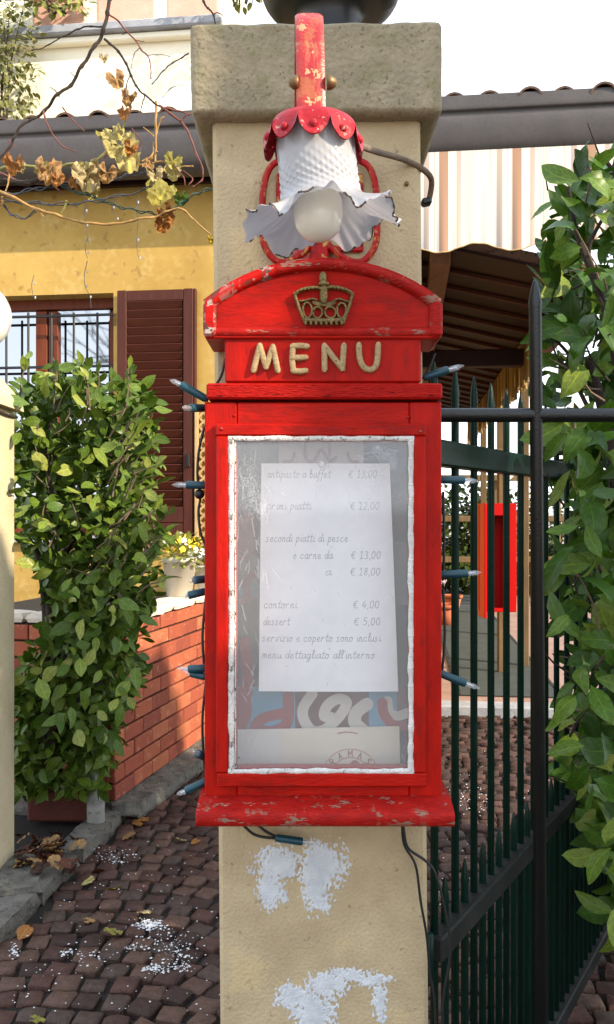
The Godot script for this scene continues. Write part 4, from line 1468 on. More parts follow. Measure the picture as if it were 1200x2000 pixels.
# ------------------------------------------------------------------ plants
func build_left_bush():
	var t = thing("laurel_bush", "leafy laurel bush in sun above and shade below beside the left post", "bush")
	var outline = PackedVector2Array([Vector2(36, 762), Vector2(75, 742), Vector2(140, 735), Vector2(215, 742), Vector2(295, 760), Vector2(308, 820), Vector2(300, 900), Vector2(306, 975), Vector2(285, 1060), Vector2(300, 1120), Vector2(296, 1200), Vector2(272, 1235), Vector2(268, 1330), Vector2(238, 1400), Vector2(222, 1470), Vector2(205, 1510), Vector2(170, 1440), Vector2(110, 1405), Vector2(60, 1400), Vector2(40, 1330), Vector2(60, 1280), Vector2(95, 1240), Vector2(110, 1180), Vector2(85, 1120), Vector2(40, 1060), Vector2(30, 960), Vector2(28, 850)])
	var forms = leaf_forms(41, 9, 0.40, 0.60)
	var cl = FastNoiseLite.new()
	cl.seed = 5
	cl.frequency = 0.018
	var near = 0
	var fill = []
	var guard = 0
	# shoots that stand out of the clipped outline
	for k in 16:
		var p = Vector2(rnd(45, 290), rnd(715, 745)) if k < 9 else Vector2(rnd(296, 316), rnd(770, 1180))
		var a = P(p.x, p.y, 3.62 + rnd(-0.1, 0.1))
		var up = Vector3(rnd(-0.3, 0.3), 1, 0.2) if k < 9 else Vector3(0.7, rnd(0.1, 0.8), 0.2)
		var mb = MB.new()
		mb.tube([a - up * 0.12, a - up * 0.03 + rdir() * 0.01, a + up * 0.04], [0.004, 0.003, 0.002], 5)
		obj("twig", mb, M.bark_grey, t)
		for i in 4:
			var o = obj("leaf", forms[rng.randi_range(0, 8)], M["laurel%d" % rng.randi_range(0, 4)], t)
			o.transform = leaf_xf(a + up * (0.04 - 0.025 * i), up * 0.7 + rdir(), Vector3(0.3, 0.6, 0.7) + rdir() * 0.5, rnd(0.05, 0.085))
			near += 1
	while near < 300 and guard < 20000:
		guard += 1
		var p = Vector2(rnd(20, 310), rnd(730, 1515))
		if not Geometry2D.is_point_in_polygon(p, outline) or cl.get_noise_2d(p.x, p.y) < -0.42:
			continue
		var w = P(p.x, p.y, 3.62 + rnd(-0.22, 0.16))
		var out = Vector3(p.x - 165.0, (1050.0 - p.y) * 0.5, 190.0).normalized()
		var xf = leaf_xf(w, out + rdir() * 0.9 + Vector3(0, -0.25, 0), Vector3(0.15, 0.75, 0.75) + rdir() * 0.75, rnd(0.06, 0.11))
		var o = obj("leaf", forms[rng.randi_range(0, 8)], M["laurel%d" % rng.randi_range(0, 4)], t)
		o.transform = xf
		near += 1
	guard = 0
	while fill.size() < 3200 and guard < 60000:
		guard += 1
		var p = Vector2(rnd(20, 310), rnd(730, 1515))
		if not Geometry2D.is_point_in_polygon(p, outline) or cl.get_noise_2d(p.x + 40, p.y) < -0.40:
			continue
		var w = P(p.x, p.y, 3.88 + rnd(-0.24, 0.30))
		fill.append(leaf_xf(w, rdir() + Vector3(0, 0.1, 0.3), Vector3(0.1, 0.8, 0.5) + rdir() * 0.8, rnd(0.06, 0.10)))
	for k in 900:
		# the low skirt that fills the bed in front of the planter
		var w = P(rnd(28, 200), rnd(1330, 1545), 3.90 + rnd(-0.12, 0.08))
		fill.append(leaf_xf(w, rdir() + Vector3(0, -0.3, 0.3), Vector3(0.1, 0.8, 0.5) + rdir() * 0.8, rnd(0.06, 0.10)))
	for part in 3:
		multi("inner_leaves", forms[part], M["laurel%d" % [2, 0, 4][part]], fill.filter(func(x): return int(abs(x.origin.x * 9973.0)) % 3 == part), t)
	# trunks and branches
	var runs = ["95 1500 88 1380 92 1230 80 1110 62 1060 40 1050", "100 1480 110 1300 98 1180 120 1100 160 1010 180 920 190 820", "98 1180 130 1140 190 1100 240 1050", "115 1320 150 1220 200 1180 260 1150", "105 1420 150 1370 200 1330", "120 1100 110 1000 90 900 100 820"]
	for k in runs.size():
		var pts = smooth(pix(runs[k], 3.85 - 0.03 * k), 5)
		var r = []
		for i in pts.size():
			r.append(lerpf([0.030, 0.026, 0.014, 0.012, 0.010, 0.012][k], 0.006, float(i) / pts.size()))
		var mb = MB.new()
		mb.tube(pts, r, 8)
		obj("branch", mb, M.bark_dark, t)
	for k in 70:
		var y = rnd(800, 1130)
		var x = rnd(200, 280)
		if k > 45:
			x = rnd(70, 200)
		var a = P(x, y, 3.66 + rnd(-0.1, 0.1))
		var b = a + Vector3(rnd(0.02, 0.10) if k <= 45 else rnd(-0.08, 0.08), rnd(0.02, 0.13), rnd(-0.02, 0.06))
		var mb = MB.new()
		mb.tube([a, (a + b) * 0.5 + rdir() * 0.01, b], [0.004, 0.003, 0.0015], 5)
		obj("twig", mb, M.bark_grey, t)


func build_right_bush():
	var t = thing("large_laurel", "big-leaved laurel behind the black rail at the right edge", "bush")
	var ys = [325, 380, 440, 480, 560, 620, 700, 800, 860, 950, 1050, 1150, 1230, 1330, 1430, 1500, 1570, 1640, 1720, 1800]
	var xs = [1140, 1110, 1090, 1072, 1062, 1072, 1075, 1075, 1098, 1112, 1112, 1098, 1115, 1108, 1105, 1115, 1140, 1150, 1190, 1200]
	var forms = leaf_forms(42, 9, 0.34, 0.52)
	var fill = []
	var count = 0
	for k in 2000:
		var y = rnd(330, 1790)
		var e = 1200.0
		for i in ys.size() - 1:
			if y >= ys[i] and y <= ys[i + 1]:
				e = lerpf(xs[i], xs[i + 1], (y - ys[i]) / (ys[i + 1] - ys[i]))
		var x = rnd(e, 1390)
		if k < 290 and x > 1260:
			x = rnd(e, 1240)
		var d = 2.0 + rnd(-0.26, 0.30) if k < 290 else 2.45 + rnd(-0.3, 0.5)
		var w = P(x, y, d)
		var out = Vector3(-0.55, 0.1, 0.7) if x < 1160 else Vector3(0.1, 0.1, 0.8)
		var down = Vector3(0, -0.3, 0) if y > 800 else Vector3(0, 0.35, 0)
		var xf = leaf_xf(w, out * 0.6 + down + rdir() * 0.85, Vector3(0.1, 0.6, 0.75) + rdir() * 0.6, rnd(0.06, 0.135))
		if k < 290:
			var o = obj("leaf", forms[rng.randi_range(0, 8)], M[["dark_laurel0", "dark_laurel1", "dark_laurel2", "dark_laurel3", "dark_laurel0", "dark_laurel1", "laurel1", "dark_laurel3"][rng.randi_range(0, 7)]], t)
			o.transform = xf
			count += 1
		else:
			fill.append(xf)
	for part in 3:
		multi("inner_leaves", forms[part], M["dark_laurel%d" % [2, 0, 1][part]], fill.filter(func(x): return int(abs(x.origin.x * 9973.0)) % 3 == part), t)
	right_twigs(t)
	var runs = [["1330 2000 1300 1700 1260 1400 1230 1100 1200 900 1170 770 1150 700", 0.024], ["1230 1100 1215 800 1180 600 1150 520 1125 450 1110 365", 0.011], ["1180 600 1150 500 1170 440 1200 400", 0.007], ["1260 520 1225 400 1195 330 1175 310", 0.008], ["1200 900 1120 740 1090 700", 0.007], ["1195 340 1205 300 1210 270", 0.005], ["1260 1400 1200 1480 1150 1500", 0.007], ["1170 770 1110 690 1060 640", 0.006]]
	for r in runs:
		var pts = smooth(pix(r[0], 2.08), 5)
		var rr = []
		for i in pts.size():
			rr.append(lerpf(r[1], r[1] * 0.45, float(i) / pts.size()))
		var mb = MB.new()
		mb.tube(pts, rr, 8)
		obj("branch", mb, M.bark_dark, t)


func right_twigs(t):
	for k in 60:
		var a = P(rnd(1085, 1230), rnd(360, 1560), 2.05 + rnd(-0.12, 0.15))
		var b = a + Vector3(rnd(-0.11, 0.05), rnd(0.0, 0.14), rnd(-0.03, 0.09))
		var mb = MB.new()
		mb.tube([a, (a + b) * 0.5 + rdir() * 0.012, b], [0.0032, 0.0026, 0.0012], 5)
		obj("twig", mb, M.bark_dark if k % 3 > 0 else M.bark_grey, t)


func build_tall_hedge():
	# the clipped hedge across the lane, outside the picture, that shades the entrance
	var off = Vector3(1.32, 0.88, 0.8)
	var t = thing("tall_hedge", "tall clipped hedge across the lane, seen only by the shadow it casts", "hedge", Vector3(off.x, 0, off.z))
	var xs = []
	var n = FastNoiseLite.new()
	n.seed = 77
	n.frequency = 1.6
	var us = [2.2, 2.9, 3.3, 3.95, 4.3, 5.0, 6.6, 8.0]
	var vs = [4.15, 4.10, 3.7, 3.7, 4.8, 5.15, 5.6, 5.8]
	var tops = func(u):
		for k in 7:
			if u <= us[k + 1]:
				return lerpf(vs[k], vs[k + 1], clampf((u - us[k]) / (us[k + 1] - us[k]), 0.0, 1.0))
		return vs[7]
	for k in 120000:
		var q = Vector3(rnd(2.2, 8.0), rnd(-0.88, 5.9), rnd(0.0, 0.45))
		var u = q.x - 1.65 * q.z
		var v = q.y - 1.10 * q.z
		# the clipped end is sharp, the top is ragged
		if u < 2.245 + 0.02 * n.get_noise_2d(q.y * 5.0, 1.0) or u > 7.3:
			continue
		if v > tops.call(u) + 0.28 * n.get_noise_2d(u * 1.6, 3.0):
			continue
		if u > 2.75 and n.get_noise_3d(u * 1.9, v * 1.3, 0.0) > (0.07 if v < 3.7 or u > 4.0 else 0.4):
			continue
		var size = rnd(0.08, 0.12)
		if u < 2.35:
			size = 0.05
		xs.append(leaf_xf(q + Vector3(0, off.y, 0), rdir(), rdir(), size))
	for k in 7000:
		var q = Vector3(rnd(1.35, 2.6), rnd(-0.88, 3.2), rnd(0.0, 0.35))
		if q.y - 1.10 * q.z > 2.62 + 0.12 * n.get_noise_2d(q.x * 3.0, 9.0) or q.x - 1.65 * q.z < 1.4 or q.x - 1.65 * q.z > 2.4:
			continue
		xs.append(leaf_xf(q + Vector3(0, off.y, 0), rdir(), rdir(), rnd(0.08, 0.11)))
	multi("leaves", leaf_mesh(0.6, 0.2, 0.5), M.hedge_leaf, xs, t)
	for k in 9:
		var mb = MB.new()
		var x = 2.8 + k * 0.5
		mb.tube([Vector3(x, 0, 0.2), Vector3(x + 0.04, 2.5, 0.22), Vector3(x - 0.03, 4.4, 0.2)], [0.04, 0.028, 0.010], 7)
		obj("stem", mb, M.bark_dark, t)


func build_bare_tree():
	# mirrored in the window panes
	var t = thing("bare_tree", "leafless tree across the street, mirrored in the window panes", "tree", Vector3(-5.4, 0, 6.5))
	var mb = MB.new()
	grow(mb, Vector3.ZERO, Vector3(0.03, 1, 0), 1.9, 0.13, 0)
	obj("trunk_and_boughs", mb, M.bark_dark, t)


func grow(mb, at, dir, len, r, depth):
	var a = at + dir * len * 0.5 + rdir() * len * 0.05
	var b = at + dir * len
	mb.tube([at, a, b], [r, r * 0.85, r * 0.68], 6 if depth < 3 else 4, false)
	if depth >= 6:
		return
	var n = 3 if depth < 4 else 2
	for k in n:
		var d = (dir + rdir() * 0.75 + Vector3(0, 0.12, 0)).normalized()
		grow(mb, b, d, len * rnd(0.62, 0.82), r * 0.62, depth + 1)


# ------------------------------------------------------------------ the red menu box
func pbox(called, m, x0, y0, x1, y1, zf, zb, parent, c = 0.002):
	# a board whose front (at depth zf) covers these pixels of the photograph
	var a = P(x0, y0, zf)
	var b = P(x1, y1, zf)
	var mb = MB.new()
	mb.box2(Vector3(a.x, a.y, -zf), Vector3(b.x, b.y, -zb), c)
	return obj(called, mb, m, parent)


func build_menu_box():
	var t = thing("menu_box", "red wooden menu box shaped like a phone booth, with crown and gold MENU letters", "menu box")
	# carcass
	pbox("side_board", M.red_paint, 400, 784, 409, 1576, 1.384, 1.466, t)
	pbox("side_board", M.red_paint, 854, 784, 863, 1576, 1.384, 1.466, t)
	pbox("back_board", M.bare_board, 409.5, 786, 853.5, 1574, 1.460, 1.467, t, 0.0)
	pbox("top_board", M.red_paint_across, 409.5, 786, 853.5, 796, 1.386, 1.459, t)
	pbox("bottom_board", M.red_paint_across, 409.5, 1562, 853.5, 1573, 1.386, 1.459, t)
	# door: outer frame, raised inner frame
	pbox("stile", M.red_paint, 400, 785, 462.6, 1575, 1.360, 1.383, t)
	pbox("stile", M.red_paint, 800.4, 785, 863, 1575, 1.360, 1.383, t)
	pbox("rail", M.red_paint_across, 463.2, 785.5, 799.8, 862, 1.3604, 1.383, t)
	pbox("rail", M.red_paint_across, 463.2, 1499, 799.8, 1575, 1.3604, 1.383, t)
	pbox("inner_frame", M.red_paint_across, 421, 827, 833, 851, 1.348, 1.3595, t, 0.0025)
	pbox("inner_frame", M.red_paint_across, 424, 1511, 835, 1538, 1.348, 1.3595, t, 0.0025)
	pbox("inner_frame", M.red_paint, 421.5, 851.5, 446, 1510.5, 1.3484, 1.3595, t, 0.0025)
	pbox("inner_frame", M.red_paint, 808, 851.5, 833, 1510.5, 1.3484, 1.3595, t, 0.0025)
	# glass in a wavy bed of putty
	pbox("pane", M.pane, 447, 852, 807, 1510, 1.3545, 1.3565, t, 0.0)
	build_grime(t)
	var n = FastNoiseLite.new()
	n.seed = 9
	n.frequency = 11.0
	for s in [[446, 856, 809, 856], [446, 1506, 809, 1506], [452, 852, 452, 1510], [803, 852, 803, 1510]]:
		var a = P(s[0], s[1], 1.352)
		var b = P(s[2], s[3], 1.352)
		var upright = s[0] == s[2]
		var mb = MB.new()
		var wid = 0.0047 if upright else 0.0042
		mb.grid(func(u, w):
			var p = a.lerp(b, w)
			var f = 1.0 + 0.4 * n.get_noise_2d(p.x * 2.0 + 3.0, p.y * 2.0)
			var ang = -PI * 0.62 + PI * 1.24 * u
			var off = sin(ang) * wid * f * (1.0 + 0.25 * n.get_noise_2d(p.y * 5.0, p.x * 5.0 + 8.0))
			off += 0.0018 * n.get_noise_2d(p.x * 1.3 + p.y * 1.3, 40.0)
			var lift = cos(ang) * 0.0030 * f
			return p + (Vector3(off, 0, lift) if upright else Vector3(0, -off, lift)), 8, 150, upright)
		obj("putty", mb, M.putty, t)
	# a thin white beading inside the left putty
	pbox("beading", M.putty, 459, 862, 461.5, 1500, 1.3536, 1.3543, t, 0.0)
	for s in [[433, 838, 1.3478], [822, 842, 1.3478], [458, 812, 1.3598], [797, 815, 1.3598], [458, 1558, 1.3598], [806, 1556, 1.3598]]:
		var mb = MB.new()
		mb.lathe([Vector2(0, 0), Vector2(0.0028, 0), Vector2(0.0024, 0.0008), Vector2(0, 0.001)], 10, Transform3D(Basis(Vector3.RIGHT, PI / 2), P(s[0], s[1], s[2])))
		obj("screw", mb, M.red_worn, t)
	# sill
	var sl = P(382, 1586, 1.312)
	var sr = P(889, 1617, 1.312)
	var mb = MB.new()
	var prof = smooth([Vector2(-1.359, 0.034), Vector2(-1.345, 0.0305), Vector2(-1.330, 0.027), Vector2(-1.3155, 0.0215), Vector2(-1.312, 0.014), Vector2(-1.3135, 0.005), Vector2(-1.318, 0.0)], 4)
	mb.grid(func(u, w):
		var q = prof[int(round(w * (prof.size() - 1)))]
		return Vector3(lerpf(sl.x, sr.x, u) , sr.y + q.y, q.x), 40, prof.size() - 1, true)
	mb.quad(Vector3(sl.x, sr.y, -1.468), Vector3(sr.x, sr.y, -1.468), Vector3(sr.x, sr.y, -1.318), Vector3(sl.x, sr.y, -1.318))
	for x in [sl.x, sr.x]:
		for k in prof.size() - 1:
			mb.out_face([Vector3(x, sr.y, -1.468), Vector3(x, sr.y + prof[k].y, prof[k].x), Vector3(x, sr.y + prof[k + 1].y, prof[k + 1].x)], Vector3(0.02, sr.y + 0.01, -1.4))
		mb.out_face([Vector3(x, sr.y, -1.468), Vector3(x, sr.y + 0.034, -1.468), Vector3(x, sr.y + 0.034, -1.359)], Vector3(0.02, sr.y + 0.01, -1.4))
	mb.quad(Vector3(sl.x, sr.y + 0.034, -1.359), Vector3(sr.x, sr.y + 0.034, -1.359), Vector3(sr.x, sr.y + 0.034, -1.468), Vector3(sl.x, sr.y + 0.034, -1.468))
	obj("sill", mb, M.red_worn, t)
	# cornice board, frieze
	mb = MB.new()
	var c0 = P(403, 748, 1.351)
	var c1 = P(865, 779, 1.351)
	mb.box2(Vector3(c0.x, c0.y, -1.351), Vector3(c1.x, c1.y, -1.468), 0.003)
	obj("cornice", mb, M.red_cracked, t)
	pbox("frieze", M.red_paint, 439, 655, 823, 747, 1.358, 1.468, t, 0.003)
	# pediment
	var dz = 1.356
	var panel = []
	var cc = P(631, 876, dz)
	var R = 368.0 / F * dz
	var half = P(862, 0, dz).x - cc.x
	var a0 = acos(half / R)
	for k in 25:
		var a = lerpf(a0, PI - a0, k / 24.0)
		panel.append(Vector2(cc.x + cos(a) * (R - 0.006), cc.y + sin(a) * (R - 0.006)))
	var yb = P(0, 655, dz).y
	panel.append(Vector2(cc.x - half + 0.003, yb))
	panel.append(Vector2(cc.x + half - 0.003, yb))
	mb = MB.new()
	mb.prism(panel, -1.468, -dz, Transform3D(), 0.001)
	obj("pediment_panel", mb, M.red_paint_across, t)
	var ring = smooth([Vector2(0.002, -1.469), Vector2(0.002, -1.41), Vector2(0.002, -1.353), Vector2(-0.001, -1.3475), Vector2(-0.008, -1.345), Vector2(-0.014, -1.3475), Vector2(-0.017, -1.353), Vector2(-0.018, -1.3575)], 3)
	var wob = FastNoiseLite.new()
	wob.seed = 6
	wob.frequency = 30.0
	for piece in [[PI - a0, PI - a0 - 0.42, M.red_chipped], [PI - a0 - 0.422, a0 + 0.24, M.red_worn], [a0 + 0.238, a0, M.red_worn]]:
		mb = MB.new()
		mb.grid(func(u, w):
			var a = lerpf(piece[0], piece[1], u)
			var q = ring[int(round(w * (ring.size() - 1)))]
			var rr = R + q.x + 0.0007 * wob.get_noise_2d(a * 3.0, q.x * 20.0)
			return Vector3(cc.x + cos(a) * rr, cc.y + sin(a) * rr, q.y), 30, ring.size() - 1, true)
		obj("arch_moulding", mb, piece[2], t)
	var ye = cc.y + sin(a0) * R
	for s in [-1.0, 1.0]:
		mb = MB.new()
		var xa = cc.x + s * half
		mb.box2(Vector3(xa - s * 0.019, ye - 0.002, -1.3455), Vector3(xa + s * 0.0015, yb - 0.003, -1.468), 0.004)
		obj("end_block", mb, M.red_chipped if s < 0 else M.red_worn, t)
	mb = MB.new()
	var y_m = P(0, 648, 1.35).y
	mb.tube([Vector3(cc.x - half + 0.003, y_m, -1.3575), Vector3(cc.x, y_m, -1.3575), Vector3(cc.x + half - 0.003, y_m, -1.3575)], 0.0085, 14)
	obj("bead_moulding", mb, M.red_worn, t)
	mb = MB.new()
	mb.box2(Vector3(cc.x - half + 0.001, y_m - 0.0045, -1.352), Vector3(cc.x + half - 0.001, yb - 0.006, -1.468), 0.002)
	obj("under_board", mb, M.red_paint_across, t)
	build_letters(t)
	build_crown(t)


func pts2(text, ox, oy, s, d):
	var out = []
	for p in pix(text, d, ox, oy, s):
		out.append(Vector2(p.x, p.y))
	return out


func build_letters(t):
	var set = {
		"M": ["290 537 318 428", "318 430 346 522", "346 522 377 434", "377 434 399 538"],
		"E": ["468 430 464 485 469 540", "466 430 500 427 530 430", "468 482 524 480", "470 541 500 543 524 540"],
		"N": ["610 534 609 428", "611 430 650 480 690 530", "690 530 697 428"],
		"U": ["765 425 768 478 784 520 814 536 840 520 849 478 852 424"]}
	for ch in set:
		var mb = MB.new()
		var k = 0
		for s in set[ch]:
			var p = pts2(s, 370, 490, 2.3077, 1.353)
			if p.size() > 2:
				p = smooth(p, 5)
			else:
				p = [p[0], p[0].lerp(p[1], 0.5), p[1]]
			mb.stroke(p, 0.0049, -1.3582, -1.3502 + 0.0004 * k)
			k += 1
		obj("letter_" + ch.to_lower(), mb, M.letter_gold, t).set_meta("label", "gold letter " + ch)


func build_crown(t):
	var d = 1.350
	var u = 1.0 / 8.0 / F * d       # one zoom unit in metres
	var c = Node3D.new()
	c.name = "crown"
	t.add_child(c)
	c.set_meta("label", "bronze crown emblem")
	var zb = -1.3565
	var add = func(called, list):
		var mb = MB.new()
		var k = 0
		for s in list:
			var p = smooth(pts2(s[0], 560, 520, 8.0, d), 5)
			mb.stroke(p, s[1] * u, zb, zb + s[2] * 0.75 + 0.00025 * k)
			k += 1
		obj(called, mb, M.bronze, c)
	add.call("side_band", [["125 430 195 640 285 870", 24, 0.012], ["1035 430 975 640 890 880", 24, 0.012]])
	add.call("base_band", [["290 838 580 850 885 838", 34, 0.013]])
	add.call("arch", [["130 435 220 375 330 342 450 335 520 345", 26, 0.013], ["1030 435 950 380 850 345 740 325 650 335", 26, 0.013]])
	add.call("scroll", [["205 545 300 530 400 505 470 520", 16, 0.010], ["760 525 830 510 920 540 980 555", 16, 0.010],
		["265 610 300 570 350 580 390 640 395 720 360 790 310 800 270 740 255 670 262 612", 17, 0.010],
		["420 700 445 650 500 640 550 680 555 750 510 805 450 800 418 750 420 702", 17, 0.0105],
		["605 690 640 640 700 640 760 680 770 740 730 800 660 805 610 760 603 692", 17, 0.0102],
		["800 620 850 580 910 600 930 680 915 760 870 810 820 790 795 720 797 630", 17, 0.0108]])
	add.call("cushion", [["440 560 520 590 590 585 680 590 740 555", 40, 0.007]])
	add.call("stem", [["582 350 582 450 582 520", 62, 0.014]])
	add.call("knob", [["535 280 580 272 625 280", 36, 0.017]])
	add.call("cross", [["568 210 568 150", 60, 0.014]])
	for k in 8:
		var x = 300.0 + k * 80.0
		add.call("base_tooth", [["%f 880 %f 900" % [x, x + 2], 24, 0.014]])
	for k in 6:
		var f = k / 5.0
		add.call("pearl", [["%f %f %f %f" % [165 + f * 300, 408 - 66 * sqrt(f), 170 + f * 300, 400 - 62 * sqrt(f)], 20, 0.0155]])
		add.call("pearl", [["%f %f %f %f" % [1000 - f * 310, 408 - 70 * sqrt(f), 995 - f * 310, 400 - 66 * sqrt(f)], 20, 0.0155]])


func build_grime(t):
	# scratches, wipe marks and dried drips on the glass
	var w = 256
	var h = 464
	var im = Image.create(w, h, false, Image.FORMAT_RGBA8)
	im.fill(Color(0.85, 0.85, 0.86, 0.0))
	var r = RandomNumberGenerator.new()
	r.seed = 61
	var nb = noise_bytes(256, 71, 0.03, 5)
	for y in h:
		for x in w:
			var g = nb[(y % 256) * 256 + x] / 255.0
			var a = 0.01 + 0.04 * g
			im.set_pixel(x, y, Color(0.80, 0.80, 0.84, a))
	for k in 150:
		var zone = k % 4
		var p = Vector2(r.randf_range(12, 60), r.randf_range(10, 190))
		if zone == 1:
			p = Vector2(r.randf_range(160, 250), r.randf_range(8, 90))
		elif zone == 2:
			p = Vector2(r.randf_range(8, 40), r.randf_range(20, 440))
		elif zone == 3:
			p = Vector2(r.randf_range(0, 256), r.randf_range(0, 460))
		var dir = Vector2.from_angle(r.randf_range(0.9, 2.2) if zone != 1 else r.randf_range(-0.4, 1.6))
		var len = r.randf_range(4, 30 if zone < 3 else 12)
		var al = r.randf_range(0.08, 0.32) if zone < 3 else r.randf_range(0.1, 0.25)
		for i in int(len * 2.0):
			var q = p + dir * i * 0.5 + Vector2(sin(i * 0.2 + k), 0) * 0.25
			var x = int(q.x)
			var y = int(q.y)
			if x >= 0 and y >= 0 and x < w and y < h:
				im.set_pixel(x, y, Color(0.88, 0.88, 0.9, al))
	for s in [[222, 26, 14, 9], [208, 16, 10, 5], [228, 38, 5, 10], [34, 92, 14, 20], [30, 60, 10, 26], [46, 104, 8, 12]]:
		for k in 220:
			var q = Vector2(s[0] + r.randfn() * s[2] * 0.5, s[1] + r.randfn() * s[3] * 0.5)
			if q.x >= 0 and q.y >= 0 and q.x < w and q.y < h:
				im.set_pixel(int(q.x), int(q.y), Color(0.85, 0.85, 0.88, r.randf_range(0.15, 0.5)))
	var m = StandardMaterial3D.new()
	m.resource_name = "glass_grime"
	m.albedo_texture = ImageTexture.create_from_image(im)
	m.transparency = BaseMaterial3D.TRANSPARENCY_ALPHA
	m.roughness = 0.8
	M.glass_grime = m
	var a = P(447, 852, 1.354)
	var b = P(807, 1510, 1.354)
	var mb = MB.new()
	mb.quad(Vector3(a.x, b.y, -1.354), Vector3(b.x, b.y, -1.354), Vector3(b.x, a.y, -1.354), Vector3(a.x, a.y, -1.354))
	obj("grime", mb, m, t)


# ------------------------------------------------------------------ print: strokes drawn into a picture
const GLYPHS := {
	"a": "4 4 2.6 5 .8 4 0 2 1 .2 2.6 .6 4 3|4.3 5 4 2 4.6 .3 6 1",
	"b": "0.4 2 2 6 2.6 9 1.4 9 .8 5 .8 1 2 0 3.6 1 3.8 3.4 2.6 4.6 1.2 3.6",
	"c": "4 4 2.6 5 .8 4 0 2 1 .2 2.6 .2 4.4 1.4",
	"d": "4 4 2.6 5 .8 4 0 2 1 .2 2.6 .6 4 3|5.4 9.4 4.4 4 4.2 .6 5.6 .6",
	"e": ".4 2.2 2.6 2.8 3.6 4 2.6 5 1 4 .4 2 1.4 .2 3 .2 4.6 1.4",
	"f": "4.6 8.4 3.4 9.4 2.4 7 1.6 2 .6 -3 -.6 -3.6|0 4.8 4 5",
	"g": "4 4 2.6 5 .8 4 0 2 1 .2 2.6 .6 4 3|4.4 5 3.6 0 2.4 -3.6 .6 -3.6 .4 -2.4 3 -.6 5.4 1",
	"i": "1.2 5 .8 2 1.2 .2 2.8 1|1.8 7 1.9 7.2",
	"l": ".4 1.6 2.4 6 2.8 9.2 1.6 9 1 4 1.2 .4 2.8 1",
	"m": ".6 5 0 0|.3 3 1.6 4.8 2.6 4.4 2.2 0|2.5 3 3.8 4.8 4.8 4.4 4.4 .6 5.6 .6",
	"n": ".6 5 0 0|.3 3 2 4.8 3.2 4.4 2.8 1 3.4 .2 4.6 1",
	"o": "2.2 5 .8 4.2 0 2.2 1 .2 2.6 .2 3.8 2.2 3.2 4.4 2.2 5 3 4 5 4.4",
	"p": "1 5 -.2 -4|.8 3.6 2.4 5 4 4 3.6 1.4 2 .1 .6 1",
	"r": ".8 5 .2 0|.5 2.8 1.8 4.6 3.2 5 3.4 4",
	"s": "3.4 4.6 2 5 .9 4 2 2.8 3 1.6 2.2 .2 .6 .2 0 .9",
	"t": "2.4 8.6 1.4 3 1.4 .6 2.6 .2 3.8 1|-.2 5.4 4.4 5.6",
	"u": ".8 5 .4 2 1 .2 2.6 .6 4 3|4.4 5 4 1.6 4.8 .2 6 1",
	"v": ".4 5 .8 2 1.6 .1 3.2 2.4 3.8 5 5 4.6",
	"z": ".4 4.8 3.6 4.9 .2 .2 3.8 .2",
	"'": "1.4 9 .9 7",
	",": "1 .6 .2 -1.4",
	"€": "5 7 3.4 8 1.6 6.6 .8 4 1.4 1 3 0 4.8 .9|0 5 4 5|-.2 3.2 3.6 3.2",
	"0": "2.6 8 1 6.6 .4 3.4 1.4 .3 3 .3 4.4 3.4 4 7 2.6 8",
	"1": ".8 6.4 2.6 8 2.2 0|.6 0 4 0",
	"2": ".8 6.4 2.4 8 4 6.6 3 3.6 .2 .2 4.2 .2",
	"3": "1 7.4 2.8 8 4 6.4 2.2 4.4 4 2.6 2.8 .2 .4 .4",
	"4": "3 8 .2 2.8 4.6 2.8|3.4 5 3 0",
	"5": "4.2 8 1.4 8 1 4.8 3 5 4 2.8 2.6 .3 .4 .5",
	"8": "2.4 4.4 .8 6.2 2.6 8 4 6.4 2.4 4.4 .4 2 2 .1 4 2 2.4 4.4"}


func stamp(im, p, r, col):
	for y in range(int(floor(p.y - r - 1)), int(ceil(p.y + r + 2))):
		for x in range(int(floor(p.x - r - 1)), int(ceil(p.x + r + 2))):
			if x < 0 or y < 0 or x >= im.get_width() or y >= im.get_height():
				continue
			var k = clampf(r + 0.5 - Vector2(x + 0.5, y + 0.5).distance_to(p), 0.0, 1.0) * col.a
			if k > 0.0:
				var c = im.get_pixel(x, y)
				im.set_pixel(x, y, Color(lerpf(c.r, col.r, k), lerpf(c.g, col.g, k), lerpf(c.b, col.b, k), max(c.a, k)))


func pen(im, pts, r, col):
	var p = smooth(pts, 8) if pts.size() > 2 else pts
	for i in p.size() - 1:
		var n = max(1, int(p[i].distance_to(p[i + 1]) / max(0.6, r * 0.5)))
		for k in n + 1:
			stamp(im, p[i].lerp(p[i + 1], float(k) / n), r, col)


func pts_of(text):
	var a = text.split_floats(" ", false)
	var out = []
	for i in range(0, a.size() - 1, 2):
		out.append(Vector2(a[i], a[i + 1]))
	return out


func write(im, text, x0, x1, base, unit, col, r):
	var adv = {"m": 7.0, "i": 3.4, "l": 3.4, "t": 4.6, "f": 4.8, "'": 2.4, ",": 2.6, " ": 4.2, "1": 5.6}
	var total = 0.0
	for ch in text:
		total += adv.get(ch, 6.0)
	var sx = (x1 - x0) / total
	var x = x0
	for ch in text:
		if GLYPHS.has(ch):
			for s in GLYPHS[ch].split("|"):
				var q = []
				for p in pts_of(s):
					q.append(Vector2(x + (p.x + p.y * 0.12) * sx, base - p.y * unit))
				pen(im, q, r, col)
		x += adv.get(ch, 6.0) * sx


